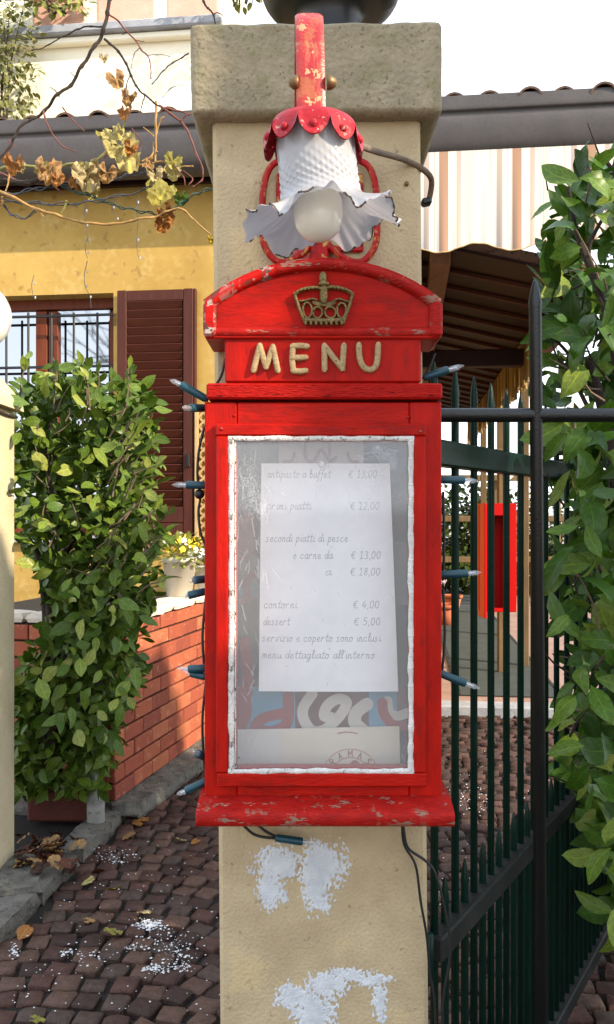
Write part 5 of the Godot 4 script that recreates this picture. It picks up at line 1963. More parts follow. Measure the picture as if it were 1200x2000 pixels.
func build_menu_paper():
	var w = 680
	var h = 1112
	var k = w / 272.0
	var im = Image.create(w, h, false, Image.FORMAT_RGBA8)
	im.fill(Color(0.88, 0.88, 0.90))
	var nb = noise_bytes(256, 15, 0.02, 4)
	for y in h:
		for x in w:
			var v = 0.865 + 0.03 * nb[((y / 2) % 256) * 256 + (x / 2) % 256] / 255.0
			im.set_pixel(x, y, Color(v, v, v * 1.015))
	var ink = Color(0.52, 0.52, 0.56, 0.9)
	var lines = [["antipasto a buffet", 519, 653, 933], ["€ 13,00", 690, 751, 933], ["primi piatti", 519, 612, 995], ["€ 12,00", 692, 754, 995], ["secondi piatti di pesce", 517, 687, 1058], ["e carne da", 573, 655, 1091], ["€ 13,00", 691, 753, 1091], ["a", 639, 652, 1123], ["€ 18,00", 689, 751, 1123], ["contorni", 515, 582, 1187], ["€ 4,00", 693, 747, 1187], ["dessert", 514, 567, 1220], ["€ 5,00", 694, 748, 1220], ["servizio e coperto sono inclusi", 512, 748, 1252], ["menu dettagliato all'interno", 512, 735, 1285]]
	for l in lines:
		write(im, l[0], (l[1] - 506) * k, (l[2] - 506) * k, (l[3] - 905) * k, 1.75 * k, ink, 0.52 * k)
	for s in [[712, 981], [651, 1068], [570, 1147], [645, 1266], [560, 1300], [640, 1335]]:
		stamp(im, Vector2((s[0] - 506) * k, (s[1] - 905) * k), 2.2, Color(0.25, 0.24, 0.24))
	var m = StandardMaterial3D.new()
	m.resource_name = "menu_print"
	m.albedo_texture = ImageTexture.create_from_image(im)
	m.roughness = 0.8
	M.menu_print = m
	var d = 1.425
	var a = P(508, 905, d)
	var b = P(778, 1350, d)
	var mb = MB.new()
	mb.grid(func(u, v):
		var y = lerpf(b.y, a.y, v)
		var right = lerpf(b.x, P(762, 0, d).x, v)
		var left = lerpf(P(506, 0, d).x, P(511, 0, d).x, v)
		return Vector3(lerpf(left, right, u), y, -d + 0.004 * sin(u * 2.6 + v * 1.3) + 0.003 * sin(v * 4.0)), 10, 16)
	for s in 1:
		pass
	var paper = obj("menu_sheet", mb, m)
	m.uv1_scale = Vector3(1, -1, 1)
	m.uv1_offset = Vector3(0, 1, 0)
	tag(paper, "white sheet with handwritten style dish names and prices behind the glass", "menu")
	# older printed card behind it, its lower half showing
	w = 512
	h = 940
	var im2 = Image.create(w, h, false, Image.FORMAT_RGBA8)
	im2.fill(Color(0.30, 0.27, 0.27))
	var q = func(x, y): return Vector2((x - 450.0) / 355.0 * w, (y - 852.0) / 652.0 * h)
	var rect = func(x0, y0, x1, y1, c):
		var p = q.call(x0, y0)
		var s = q.call(x1, y1) - p
		im2.fill_rect(Rect2i(int(p.x), int(p.y), int(s.x), int(s.y)), c)
	var rust = Color(0.33, 0.15, 0.14)
	var blue = Color(0.33, 0.52, 0.62)
	var red = Color(0.52, 0.11, 0.12)
	var cream = Color(0.72, 0.70, 0.66)
	rect.call(450, 852, 805, 1350, Color(0.25, 0.22, 0.22))
	rect.call(452, 860, 520, 960, Color(0.26, 0.25, 0.25))
	rect.call(465, 1010, 505, 1080, Color(0.50, 0.30, 0.30))
	rect.call(760, 1060, 805, 1180, Color(0.44, 0.44, 0.46))
	rect.call(455, 1085, 512, 1140, Color(0.40, 0.38, 0.38))
	rect.call(455, 1140, 512, 1165, Color(0.28, 0.36, 0.44))
	rect.call(762, 960, 805, 1040, Color(0.30, 0.24, 0.24))
	rect.call(450, 1335, 580, 1440, blue)
	rect.call(580, 1335, 720, 1440, rust)
	rect.call(716, 1335, 770, 1440, blue)
	rect.call(768, 1335, 805, 1425, rust)
	var line = func(text, wd, c):
		var o = []
		for p in pts_of(text):
			o.append(q.call(440.0 + p.x / 3.158, 1330.0 + p.y / 3.158))
		pen(im2, o, wd * w / 355.0, c)
	line.call("150 40 140 180 110 270", 13.0, red)
	line.call("400 40 400 180 380 250 300 285 220 270 215 240 270 200 400 170", 10.0, red)
	line.call("540 60 490 140 490 210 540 280 620 270 710 180 740 110 690 90 630 130 610 190 650 200", 10.0, cream)
	line.call("860 120 800 170 790 230 840 280", 12.0, cream)
	line.call("980 100 990 170 1040 190 1100 170", 9.0, cream)
	line.call("950 110 960 180 1010 240 1090 250", 9.0, red)
	line.call("160 0 165 -100 150 -250", 11.0, red)
	line.call("130 -500 170 -520 150 -600 190 -660", 7.0, Color(0.46, 0.22, 0.22))
	line.call("120 -760 180 -790 140 -880", 6.0, Color(0.50, 0.30, 0.30))
	line.call("140 -1060 180 -1000 130 -960 190 -900", 5.0, Color(0.55, 0.36, 0.38))
	var m2 = StandardMaterial3D.new()
	m2.resource_name = "old_poster_print"
	m2.albedo_texture = ImageTexture.create_from_image(im2)
	m2.roughness = 0.7
	M.old_poster_print = m2
	d = 1.452
	sheet("old_poster", P(440, 845, d), P(815, 1515, d), d, m2, "faded red and blue lettered poster behind the menu sheet", "poster")
	# cream card at the bottom with the arched stamp
	var im3 = Image.create(480, 120, false, Image.FORMAT_RGBA8)
	im3.fill(Color(0.80, 0.77, 0.70))
	im3.fill_rect(Rect2i(0, 0, 158, 120), Color(0.79, 0.78, 0.75))
	var brown = Color(0.55, 0.33, 0.26)
	var cx = 345.0
	var cy = 122.0
	for rr in [64.0, 42.0]:
		var arc = []
		for i in 21:
			var a3 = lerpf(-0.18, -PI + 0.18, i / 20.0)
			arc.append(Vector2(cx + cos(a3) * rr * 1.16, cy + sin(a3) * rr))
		pen(im3, arc, 0.9, Color(0.66, 0.45, 0.37))
	var caps = {"R": "0 0 0 8 3 8 4 6 3 4 0 4|2 4 4 0", "A": "0 0 2 8 4 0|1 3 3 3", "M": "0 0 0 8 2.4 3 4.8 8 4.8 0", "S": "4 7 2.4 8 .6 6.6 2 4.4 3.8 2.6 2.4 .1 .2 1"}
	var word = "RAMAS"
	for i in 5:
		var aa = lerpf(-PI * 0.80, -PI * 0.20, i / 4.0)
		var o = Vector2(cx + cos(aa) * 52.0 * 1.16, cy + sin(aa) * 52.0)
		var rot = (aa + PI / 2) * 0.75
		for s in caps[word[i]].split("|"):
			var pp = []
			for p in pts_of(s):
				pp.append(o + (Vector2(p.x - 2.2, 4.0 - p.y) * 2.1).rotated(rot))
			pen2(im3, pp, 1.1, brown)
	pen(im3, [Vector2(310, 110), Vector2(328, 104), Vector2(345, 100), Vector2(358, 92), Vector2(366, 102), Vector2(352, 110)], 5.0, Color(0.62, 0.38, 0.30))
	pen(im3, [Vector2(312, 16), Vector2(330, 13), Vector2(350, 14), Vector2(366, 18)], 1.3, brown)
	for i in 10:
		stamp(im3, Vector2(100 + i * 6, 70 + (i * 37) % 22), 1.2, Color(0.68, 0.66, 0.63))
	stamp(im3, Vector2(42, 74), 3.0, Color(0.45, 0.42, 0.38))
	var m3 = StandardMaterial3D.new()
	m3.resource_name = "cream_card_print"
	m3.albedo_texture = ImageTexture.create_from_image(im3)
	m3.roughness = 0.8
	M.cream_card_print = m3
	d = 1.442
	var card = sheet("cream_card", P(458, 1424, d), P(803, 1513, d), d, m3, "cream card with brown arched stamp at the bottom of the menu box", "card")
	card.rotation.z = 0.018
	card.position = Vector3(0.0, 0.0015, 0)
	var im4 = Image.create(160, 64, false, Image.FORMAT_RGBA8)
	im4.fill(Color(0.66, 0.60, 0.59))
	var fade = Color(0.48, 0.34, 0.33)
	pen(im4, [Vector2(10, 52), Vector2(24, 50), Vector2(30, 36)], 2.5, fade)
	pen(im4, [Vector2(150, 52), Vector2(136, 50), Vector2(130, 36)], 2.5, fade)
	pen(im4, [Vector2(50, 10), Vector2(52, 46), Vector2(66, 50), Vector2(80, 30), Vector2(96, 50), Vector2(108, 44)], 3.0, fade)
	pen(im4, [Vector2(96, 0), Vector2(96, 40)], 2.5, fade)
	var m4 = StandardMaterial3D.new()
	m4.resource_name = "top_card_print"
	m4.albedo_texture = ImageTexture.create_from_image(im4)
	m4.roughness = 0.8
	M.top_card_print = m4
	d = 1.436
	sheet("top_card", P(545, 846, d), P(710, 915, d), d, m4, "small faded pinkish card at the top behind the menu sheet", "card")
	var mb5 = MB.new()
	mb5.lathe([Vector2(0, 0), Vector2(0.006, 0), Vector2(0.005, 0.003), Vector2(0, 0.004)], 14, Transform3D(Basis(Vector3.RIGHT, PI / 2), P(629, 906, 1.419)))
	tag(obj("drawing_pin", mb5, M.white_sign), "white drawing pin holding the menu sheet at its top edge", "pin")


func pen2(im, pts, r, col):
	for i in pts.size() - 1:
		pen(im, [pts[i], pts[i + 1]], r, col)


func sheet(called, a, b, d, m, label, cat):
	var mb = MB.new()
	mb.grid(func(u, v):
		return Vector3(lerpf(a.x, b.x, u), lerpf(a.y, b.y, v), -d + 0.0015 * sin(u * 5.0 + v * 3.0)), 12, 12, true)
	return tag(obj(called, mb, m), label, cat)


# ------------------------------------------------------------------ wall lamp
func build_lamp():
	var t = thing("wall_lamp", "red iron wall lamp with ruffled white glass shade above the menu box", "lamp")
	var X = 0.0185
	var near = 0.94
	var hang = func(p): return Vector3(0, EYE, 0) + (p - Vector3(0, EYE, 0)) * near
	# swan-neck strap
	var mb = MB.new()
	var path = smooth([Vector2(1.86, -1.462), Vector2(1.95, -1.455), Vector2(2.03, -1.435), Vector2(2.095, -1.405), Vector2(2.135, -1.36), Vector2(2.152, -1.285), Vector2(2.146, -1.21), Vector2(2.121, -1.158), Vector2(2.061, -1.137), Vector2(1.995, -1.128), Vector2(1.953, -1.124)], 6)
	var np = path.size() - 1
	for side in [1.0, -1.0]:
		mb.grid(func(u, w):
			var i = int(round(w * np))
			var p = path[i]
			var tn = (path[min(i + 1, np)] - path[max(i - 1, 0)]).normalized()
			var nn = Vector2(-tn.y, tn.x)
			var e = 1.0 - pow(abs(u * 2.0 - 1.0), 6.0)
			var q = p + nn * side * 0.0035 * e
			var lean = lerpf(-0.006, 0.006, w)
			return Vector3(X - 0.018 + lean + (u - 0.5) * 0.0385, q.x, q.y), 10, np, side < 0.0)
	obj("strap", mb, M.strap_red, t)
	for s in [-1.0, 1.0]:
		mb = MB.new()
		mb.lathe([Vector2(0.0, 0), Vector2(0.010, 0), Vector2(0.009, 0.006), Vector2(0.005, 0.012), Vector2(0, 0.014)], 10, Transform3D(Basis(Vector3.FORWARD, s * PI / 2), Vector3(X - 0.011 + s * 0.019, 2.020, -1.131)))
		obj("wing_nut", mb, M.screw, t)
	# scalloped cup with ten petals
	mb = MB.new()
	var C = hang.call(Vector3(0.0095, 1.985, -1.19))
	var tilt = Transform3D(Basis(Vector3.BACK, -0.03).scaled(Vector3.ONE * near), Vector3.ZERO)
	for side in [0.0, 1.0]:
		mb.grid(func(u, w):
			var a = -u * TAU
			var lobe = abs(sin(a * 5.0))
			var s = w
			var r = lerpf(0.018, 0.062, min(1.0, s * 1.8))
			var y = 2.000 - 0.012 * pow(min(1.0, s * 1.8), 2.0)
			if s > 0.5:
				var f = (s - 0.5) / 0.5
				r = 0.060 + 0.010 * f
				y = 1.986 - f * (0.012 + 0.026 * pow(lobe, 0.6))
			r -= side * 0.0014
			return C + tilt * Vector3(r * cos(a), y - 1.985 - side * 0.001, r * sin(a)), 140, 18, side < 0.5)
	obj("scalloped_cup", mb, M.lamp_cup_red, t)
	for k in 10:
		var a = TAU * (k + 0.5) / 10.0
		mb = MB.new()
		mb.lathe(arc_profile(0.0055, 6), 8, Transform3D(Basis.from_scale(Vector3(1, 1, 1)), C + tilt * Vector3(cos(a) * 0.0660, -0.022, sin(a) * 0.0660)))
		obj("rosette", mb, M.lamp_cup_red, t)
	# glass shade, two skins
	mb = MB.new()
	var xf = Transform3D((Basis(Vector3.BACK, 0.10) * Basis(Vector3.RIGHT, -0.02)).scaled(Vector3.ONE * near), hang.call(Vector3(0.010, 1.981, -1.19)))
	var n = FastNoiseLite.new()
	n.seed = 31
	n.frequency = 14.0
	var pr = smooth([Vector2(0.050, 0.0), Vector2(0.0545, -0.018), Vector2(0.0545, -0.045), Vector2(0.0535, -0.070), Vector2(0.0550, -0.088), Vector2(0.064, -0.104), Vector2(0.082, -0.117), Vector2(0.106, -0.128)], 8)
	var pn = pr.size() - 1
	var skin = func(u, w, inner):
		var a = -u * TAU
		var f = w * pn
		var i = int(min(floor(f), pn - 1))
		var p = pr[i].lerp(pr[i + 1], f - i)
		var flare = clampf((w - 0.66) / 0.34, 0.0, 1.0)
		var r = p.x - inner * 0.0022
		var y = p.y + inner * 0.0008 * flare
		# hobnails in the waist, flutes on the flare
		if inner < 0.5:
			var band = clampf(1.0 - abs(w - 0.48) / 0.24, 0.0, 1.0)
			var row = floor(w * 26.0)
			var hx = sin((u * 24.0 + 0.5 * fposmod(row, 2.0)) * TAU)
			var hy = sin(w * 26.0 * PI)
			r += 0.0034 * band * max(0.0, hx) * abs(hy)
			r += 0.0010 * sin(u * TAU * 22.0) * clampf(1.0 - w * 3.0, 0.0, 1.0)
		r += 0.0016 * flare * sin(u * TAU * 34.0)
		var lobe = sin(u * TAU * 6.0 - 1.57)
		y += flare * flare * (0.0125 * lobe + 0.005 * sin(u * TAU * 13.0 + 1.0) + 0.0025 * sin(u * TAU * 29.0))
		r += flare * flare * 0.006 * cos(u * TAU * 6.0 - 1.57)
		r += flare * flare * 0.004 * n.get_noise_2d(cos(a) * 0.4, sin(a) * 0.4)
		if w > 0.97:
			r += 0.0022 * n.get_noise_2d(cos(a) * 2.0, sin(a) * 2.0)
		return xf * Vector3(r * cos(a), y, r * sin(a))
	mb.grid(func(u, w): return skin.call(u, w, 0.0), 260, 64, true)
	mb.grid(func(u, w): return skin.call(u, w, 1.0), 260, 64, false)
	mb.grid(func(u, w): return skin.call(u, 1.0, w), 260, 1, true)
	obj("glass_shade", mb, M.opal_glass, t)
	# grimy chips along the ruffled rim
	var k0 = 0
	for s in [[0.02, 0.06], [0.08, 0.13], [0.17, 0.205], [0.245, 0.27], [0.31, 0.36], [0.40, 0.425], [0.45, 0.50], [0.56, 0.585], [0.62, 0.66], [0.70, 0.73], [0.79, 0.83], [0.88, 0.90], [0.94, 0.985]]:
		mb = MB.new()
		var q = []
		var rr = []
		for i in 13:
			q.append(skin.call(lerpf(s[0], s[1], i / 12.0), 1.0, 0.5))
			rr.append(0.0005 + 0.0012 * abs(sin(i * 1.7 + k0)))
		mb.tube(q, rr, 5)
		obj("chipped_edge", mb, M.edge_dirt, t)
		k0 += 1
	# bulb
	mb = MB.new()
	var bp = []
	for p in arc_profile(0.0335, 20):
		bp.append(Vector2(p.x, p.y * (1.0 if p.y < 0 else 1.15) + (0.012 if p.y > 0 else 0.0)))
	bp[bp.size() - 1] = Vector2(0.02, 0.052)
	bp.append(Vector2(0.017, 0.10))
	mb.lathe(bp, 32, Transform3D(Basis.from_scale(Vector3.ONE * near), hang.call(Vector3(X - 0.003, 1.853, -1.165))))
	obj("bulb", mb, M.bulb_white, t)
	# wall plate and scrolls behind the shade
	mb = MB.new()
	var z = -1.462
	mb.box2(Vector3(P(606, 0, 1.46).x, P(0, 300, 1.46).y, z + 0.012), Vector3(P(642, 0, 1.46).x, P(0, 512, 1.46).y, -1.4695), 0.003)
	obj("wall_plate", mb, M.lamp_red, t)
	for s in [-1.0, 1.0]:
		mb = MB.new()
		var c = P(625, 0, 1.455).x
		var u = 1.455 / F
		var q = []
		for p in smooth(pts_of("10 470 40 500 80 512 108 480 112 430 110 370 95 325 60 312 35 335 30 370 48 385 62 372"), 5):
			q.append(Vector3(c + s * p.x * u, EYE + (1000.0 - p.y) * u, -1.455))
		mb.tube(q, 0.0058, 8)
		obj("scroll", mb, M.lamp_red, t)
		mb = MB.new()
		mb.box2(Vector3(c + s * 58.0 * u, EYE + (1000.0 - 335.0) * u, -1.461), Vector3(c + s * 86.0 * u, EYE + (1000.0 - 480.0) * u, -1.468), 0.003)
		obj("leaf_plate", mb, M.lamp_red, t)
	mb = MB.new()
	mb.box2(P(545, 478, 1.462), P(710, 494, 1.468), 0.003)
	obj("cross_bar", mb, M.lamp_red, t)
	# supply cable to the pillar's side
	mb = MB.new()
	var cp = smooth([P(700, 283, 1.15), P(735, 296, 1.33), P(790, 312, 1.45), P(825, 330, 1.475), P(842, 348, 1.50), P(842, 372, 1.52), P(837, 396, 1.53)], 6)
	mb.tube(cp, 0.0052, 8)
	obj("cable", mb, M.bark_grey, t)
	mb = MB.new()
	mb.cbox(Transform3D(Basis(Vector3.BACK, 0.2), P(833, 395, 1.53)), Vector3(0.018, 0.012, 0.02), 0.003)
	obj("cable_clip", mb, M.cable_black, t)


# ------------------------------------------------------------------ fairy lights round the box
func build_fairy_lights():
	var list = [
		[404, 780, 354, 751, 332, 742, "uppermost on the left, tilted up beside the cornice"],
		[402, 797, 372, 797, 356, 796, "second on the left, pointing out of the picture"],
		[402, 948, 364, 947, 336, 947, "on the left beside the knot in the cable"],
		[402, 1131, 380, 1133, 370, 1134, "upper of the left pair above the bricks"],
		[402, 1155, 368, 1163, 358, 1166, "lower of the left pair above the bricks"],
		[402, 1305, 368, 1307, 344, 1306, "level on the left in front of the brick planter"],
		[402, 1322, 374, 1315, 360, 1312, "half hidden under the level one before the bricks"],
		[402, 1480, 386, 1471, 374, 1465, "short one on the left above the cobbles"],
		[402, 1526, 363, 1545, 345, 1552, "lowest on the left, drooping over the cobbles"],
		[828, 738, 876, 722, 907, 714, "uppermost on the right, tilted up above the cornice"],
		[860, 937, 908, 938, 935, 940, "level on the right under the gate rail"],
		[860, 1122, 914, 1120, 941, 1118, "on the right in front of the red cabinet"],
		[860, 1315, 910, 1335, 938, 1345, "lowest on the right, drooping"],
		[538, 1636, 592, 1644, 618, 1645, "lying under the sill above the white plaster patch"]]
	for k in list.size():
		var s = list[k]
		var d0 = 1.405 if k < 13 else 1.44
		var a = P(s[0], s[1], d0)
		var dz = [0.0, -0.045, 0.0, -0.02, -0.01, 0.0, 0.01, -0.03, 0.0, 0.0, 0.0, 0.0, 0.0, 0.0][k]
		var b = P(s[2], s[3], d0 + dz)
		var c = P(s[4], s[5], d0 + dz * 1.6)
		var t = thing("fairy_light", "teal fairy light with clear bulb, " + s[6], "fairy light", a, "fairy lights round the menu box")
		var q = [Vector3.ZERO, (b - a) * 0.06, (b - a) * 0.94, b - a]
		var mb = MB.new()
		mb.tube(q, [0.0052, 0.0064, 0.0068, 0.0058], 12)
		obj("socket", mb, M.socket_teal, t)
		var dir = (b - a).normalized()
		var tip = (c - b)
		mb = MB.new()
		mb.tube([b - a, b - a + tip * 0.15, b - a + tip * 0.65, b - a + tip * 0.85, b - a + tip], [0.0036, 0.0044, 0.0042, 0.0022, 0.0006], 10)
		obj("bulb", mb, M.clear_bulb, t)
		mb = MB.new()
		mb.tube([b - a, b - a + tip * 0.55], [0.0016, 0.0010], 5)
		mb.tube([b - a + Vector3(0, 0.002, 0), b - a + tip * 0.6 + Vector3(0, 0.0022, 0)], 0.0004, 4)
		mb.tube([b - a - Vector3(0, 0.002, 0), b - a + tip * 0.6 - Vector3(0, 0.0022, 0)], 0.0004, 4)
		obj("filament_stem", mb, M.lamp_metal, t)
	var t = thing("light_cable", "thin black cable of the fairy lights round the sides and foot of the menu box", "cable")
	var runs = [["440 700 432 735 410 770 402 790", 1.44], ["400 832 389 880 386 930 392 965 388 1000 392 1040 404 1070", 1.42], ["404 1150 396 1240 400 1310", 1.44], ["404 1320 396 1400 398 1478 404 1530", 1.44], ["476 1612 494 1628 515 1635 540 1637", 1.45], ["505 1612 520 1624 540 1634", 1.45],
		["786 1612 790 1650 812 1690 822 1760 834 1830 840 1900 850 1960 852 2060", 1.45], ["788 1612 797 1655 830 1680 850 1705 868 1770 880 1840 878 1880 866 1960 868 2060", 1.44], ["826 740 838 720 850 690", 1.45], ["866 960 868 1060 866 1120", 1.45], ["866 1150 869 1240 864 1310", 1.45]]
	for r in runs:
		var mb = MB.new()
		mb.tube(smooth(pix(r[0], r[1]), 6), 0.0024, 6)
		obj("strand", mb, M.cable_black, t)
	var mb = MB.new()
	mb.lathe(arc_profile(0.0085, 8), 10, Transform3D(Basis(), P(390, 965, 1.41)))
	obj("knot", mb, M.cable_black, t)


# ------------------------------------------------------------------ bare grape vine at the upper left
func vine_leaf(sd, crumple):
	var r = RandomNumberGenerator.new()
	r.seed = sd
	var n = FastNoiseLite.new()
	n.seed = sd
	n.frequency = 1.3
	var mb = MB.new()
	var ph = r.randf_range(0, 6)
	mb.grid(func(u, w):
		var a = lerpf(-2.75, 2.75, u)
		var lobes = 0.36 + 0.13 * abs(cos(a * 1.35 + 0.2 * sin(ph))) + 0.035 * sin(a * 11.0 + ph)
		var rad = w * lobes
		var x = sin(a) * rad
		var y = 0.30 + cos(a) * rad
		var z = crumple * (0.55 * n.get_noise_2d(x * 2.2, y * 2.2) + 0.35 * n.get_noise_2d(x * 5.0, y * 5.0))
		var c = crumple * 1.5
		var b = x * c * 2.0
		return Vector3(sin(b) / max(0.2, c * 2.0) if c > 0.1 else x, y * (1.0 - 0.15 * crumple), z + (1.0 - cos(b)) * 0.35 - y * y * crumple * 0.4), 26, 5)
	return mb.done()


func build_vine():
	var s = 2.7907
	var t = thing("grape_vine", "nearly leafless grape vine trained along wires at the upper left", "vine")
	var canes = [
		["0 920 120 905 240 912 370 905 440 890 500 880 545 855 580 820 640 740 690 650", 3.25, 0.0075, "cane_green"],
		["610 950 660 935 720 915 800 900 880 885 950 900 1050 895", 3.2, 0.006, "cane_tan"],
		["-20 1030 80 1080 180 1130 250 1160 330 1180 450 1212 600 1216 720 1205 830 1185 900 1160 970 1135", 3.15, 0.0075, "cane_tan"],
		["970 1135 1010 1150 1040 1180 1100 1240 1150 1280", 3.1, 0.0055, "cane_tan"],
		["855 560 852 700 848 880", 3.2, 0.0065, "cane_tan"],
		["840 745 810 715 782 695", 3.2, 0.004, "cane_tan"],
		["848 745 875 660 900 640", 3.2, 0.004, "cane_tan"],
		["0 1000 60 985 150 1000 230 985 300 1000", 3.3, 0.016, "bark_dark"],
		["-10 940 60 970 140 985 250 1000 340 1000 400 995", 3.3, 0.007, "cane_red"],
		["50 900 48 980 38 1050", 3.25, 0.005, "cane_tan"],
		["835 770 830 850 780 890", 3.2, 0.005, "cane_tan"],
		["220 1160 245 1188", 3.15, 0.004, "cane_tan"],
		["362 1092 345 1130 318 1170", 3.15, 0.0055, "cane_green"],
		["870 575 930 620 985 660 1020 710 1050 780 1075 850 1105 920 1100 980 1050 1012", 2.9, 0.0055, "cane_red"],
		["985 660 1030 625 1100 600", 2.9, 0.004, "cane_red"],
		["880 590 980 600 1030 625", 2.9, 0.004, "cane_red"],
		["720 700 745 735 770 760 760 820", 3.2, 0.003, "cane_red"],
		["590 830 570 860 575 890", 3.2, 0.004, "cane_red"],
		["950 900 1000 960 1010 1010", 3.1, 0.003, "cane_red"],
		["1030 1010 1050 970 1000 930", 3.1, 0.003, "cane_red"],
		["0 870 60 800 40 760 90 800", 3.2, 0.003, "cane_red"],
		["280 950 290 1010 350 1060", 3.25, 0.004, "cane_red"],
		["780 890 830 860 860 830", 3.2, 0.006, "cane_tan"]]
	for c in canes:
		tube_part("cane", c, t, s)
	var leaves = [[870, 300, 0, 0, "x"]]
	leaves = [
		[620, 395, 95, 160, "dry_tan", 0.5], [715, 500, 85, 200, "dry_tan", 0.7], [690, 585, 85, 190, "dry_orange", 0.8], [568, 300, 48, 180, "dry_cream", 1.2],
		[550, 715, 70, 150, "dry_lime", 0.5], [620, 705, 120, 190, "dry_pale", 0.6], [640, 770, 190, 150, "dry_pale", 0.7], [690, 715, 70, 210, "dry_pale", 0.6], [722, 780, 75, 200, "dry_orange", 0.9], [590, 905, 100, 190, "dry_tan", 0.7],
		[465, 895, 160, 170, "dry_cream", 0.8], [500, 920, 120, 230, "dry_pale", 0.8], [495, 1000, 100, 175, "dry_pale", 1.2], [440, 960, 90, 190, "dry_tan", 0.9], [260, 880, 140, 170, "dry_tan", 0.9], [300, 900, 110, 200, "dry_orange", 0.9], [225, 905, 90, 150, "dry_pale", 0.8], [80, 850, 110, 190, "dry_orange", 0.9], [110, 885, 60, 170, "dry_cream", 0.8], [320, 950, 75, 190, "dry_orange", 0.9], [410, 975, 60, 200, "dry_orange", 0.8],
		[955, 845, 90, 200, "dry_lime", 0.5], [945, 895, 95, 180, "dry_pale", 0.7], [845, 920, 90, 170, "dry_cream", 0.8], [865, 1000, 130, 185, "dry_lime", 0.5], [915, 1005, 110, 200, "dry_lime", 0.5], [890, 1125, 90, 150, "dry_orange", 0.7], [900, 1170, 110, 195, "dry_orange", 0.6], [985, 1050, 75, 180, "laurel2", 0.5], [0, 1075, 60, 190, "dry_tan", 0.8], [790, 885, 60, 120, "dry_tan", 0.9], [1150, 1290, 40, 180, "dry_yellow", 0.8]]
	var forms = []
	for k in 5:
		forms.append([vine_leaf(200 + k, 0.25), vine_leaf(220 + k, 0.55)])
	for k in leaves.size():
		var l = leaves[k]
		var w = P(l[0] / s, l[1] / s, 3.17 + rnd(-0.05, 0.05))
		var size = l[2] / s / F * 3.17 * 1.25
		var a = deg_to_rad(l[3])
		var o = obj("leaf", forms[k % 5][1 if l[5] > 0.55 else 0], M[l[4]], t)
		o.transform = leaf_xf(w, Vector3(sin(a), cos(a), rnd(-0.2, 0.4)), Vector3(rnd(-0.5, 0.6), rnd(0.0, 0.6), 1.0), size)
	# dark bare branch hanging into the picture from above
	var b = thing("overhead_branch", "dark bare branch hanging from above the top edge with thin side twigs", "branch")
	var runs = [["640 -300 612 -100 600 0 590 80 568 180 520 260 450 370 385 460 320 520 235 595 180 640 130 680 80 760 60 800 0 870", 2.9, 0.0085, "bark_dark"],
		["568 205 600 240 650 290 690 350 715 410 740 460 790 520 840 560 880 580", 2.9, 0.0055, "bark_dark"],
		["600 90 650 120 690 170 740 220 770 270 805 310 820 340 828 440", 2.9, 0.004, "cane_red"],
		["572 150 500 152 430 165 380 190 330 210 270 250 180 288", 2.9, 0.0038, "bark_dark"],
		["1028 283 990 305 940 330 890 380 830 460", 2.95, 0.0034, "bark_dark"],
		["235 600 248 640 265 690 300 750 340 790 405 818", 2.9, 0.004, "cane_red"],
		["712 410 690 470 700 560", 2.95, 0.003, "bark_grey"], ["740 220 785 216", 2.9, 0.0025, "cane_red"], ["770 270 735 300 715 370", 2.9, 0.002, "bark_grey"], ["790 520 780 570 765 610", 2.9, 0.0025, "bark_dark"],
		["320 520 300 490 275 478", 2.9, 0.0025, "bark_dark"], ["410 420 385 395", 2.9, 0.002, "bark_dark"], ["805 310 860 305 930 320", 2.95, 0.0018, "bark_grey"], ["345 590 400 660 465 722", 3.0, 0.0035, "cane_red"], ["690 175 665 190", 2.9, 0.002, "bark_dark"], ["880 530 930 480 1010 470", 3.0, 0.0018, "bark_grey"]]
	for c in runs:
		tube_part("twig" if c[2] < 0.006 else "bough", c, b, s)
	var b2 = thing("corner_twig", "short dark twig behind the top left corner of the pillar cap", "twig")
	tube_part("twig", ["1090 -60 1110 0 1135 45 1165 85 1175 130", 3.2, 0.006, "bark_dark"], b2, s)
	tube_part("side_twig", ["1165 85 1190 78 1215 85", 3.2, 0.003, "bark_dark"], b2, s)
	# wires and the strings of little drop lights
	var wires = [["0 1060 100 1048 200 1030 300 1015 400 990", "grey wire under the dark old vine cane", "cable_grey"],
		["0 1095 130 1102 250 1110 350 1110 460 1105 560 1090 700 1055 830 1022", "long sagging grey wire in front of the shaded ochre wall", "cable_grey"],
		["330 1010 430 1050 540 1085 620 1115 700 1140 780 1155 850 1170", "dark green twisted wire sagging towards the orange leaf", "cable_green"],
		["900 1165 960 1130 1010 1095 1060 1062 1110 1040 1170 1022", "green and white twisted wire tied to the pillar's left edge", "cable_green"],
		["600 985 660 965 720 950 820 938", "pair of grey wires beside the big cream leaf", "cable_grey"],
		["20 1120 60 1165 120 1185 200 1155", "loose loop of grey wire at the left edge", "cable_grey"]]
	for w in wires:
		var o = Node3D.new()
		var th = thing("wire", w[1], "wire")
		tube_part("strand", [w[0], 3.17, 0.0034, w[2]], th, s)
		var off = []
		var pp = smooth(pix(w[0], 3.17, 0, 0, s), 6)
		for i in pp.size():
			off.append(pp[i] + Vector3(0, 0.007 * sin(i * 0.8), 0.007 * cos(i * 0.8)))
		var mb = MB.new()
		mb.tube(off, 0.0026, 5)
		obj("strand", mb, M[w[2]], th)
		o.free()
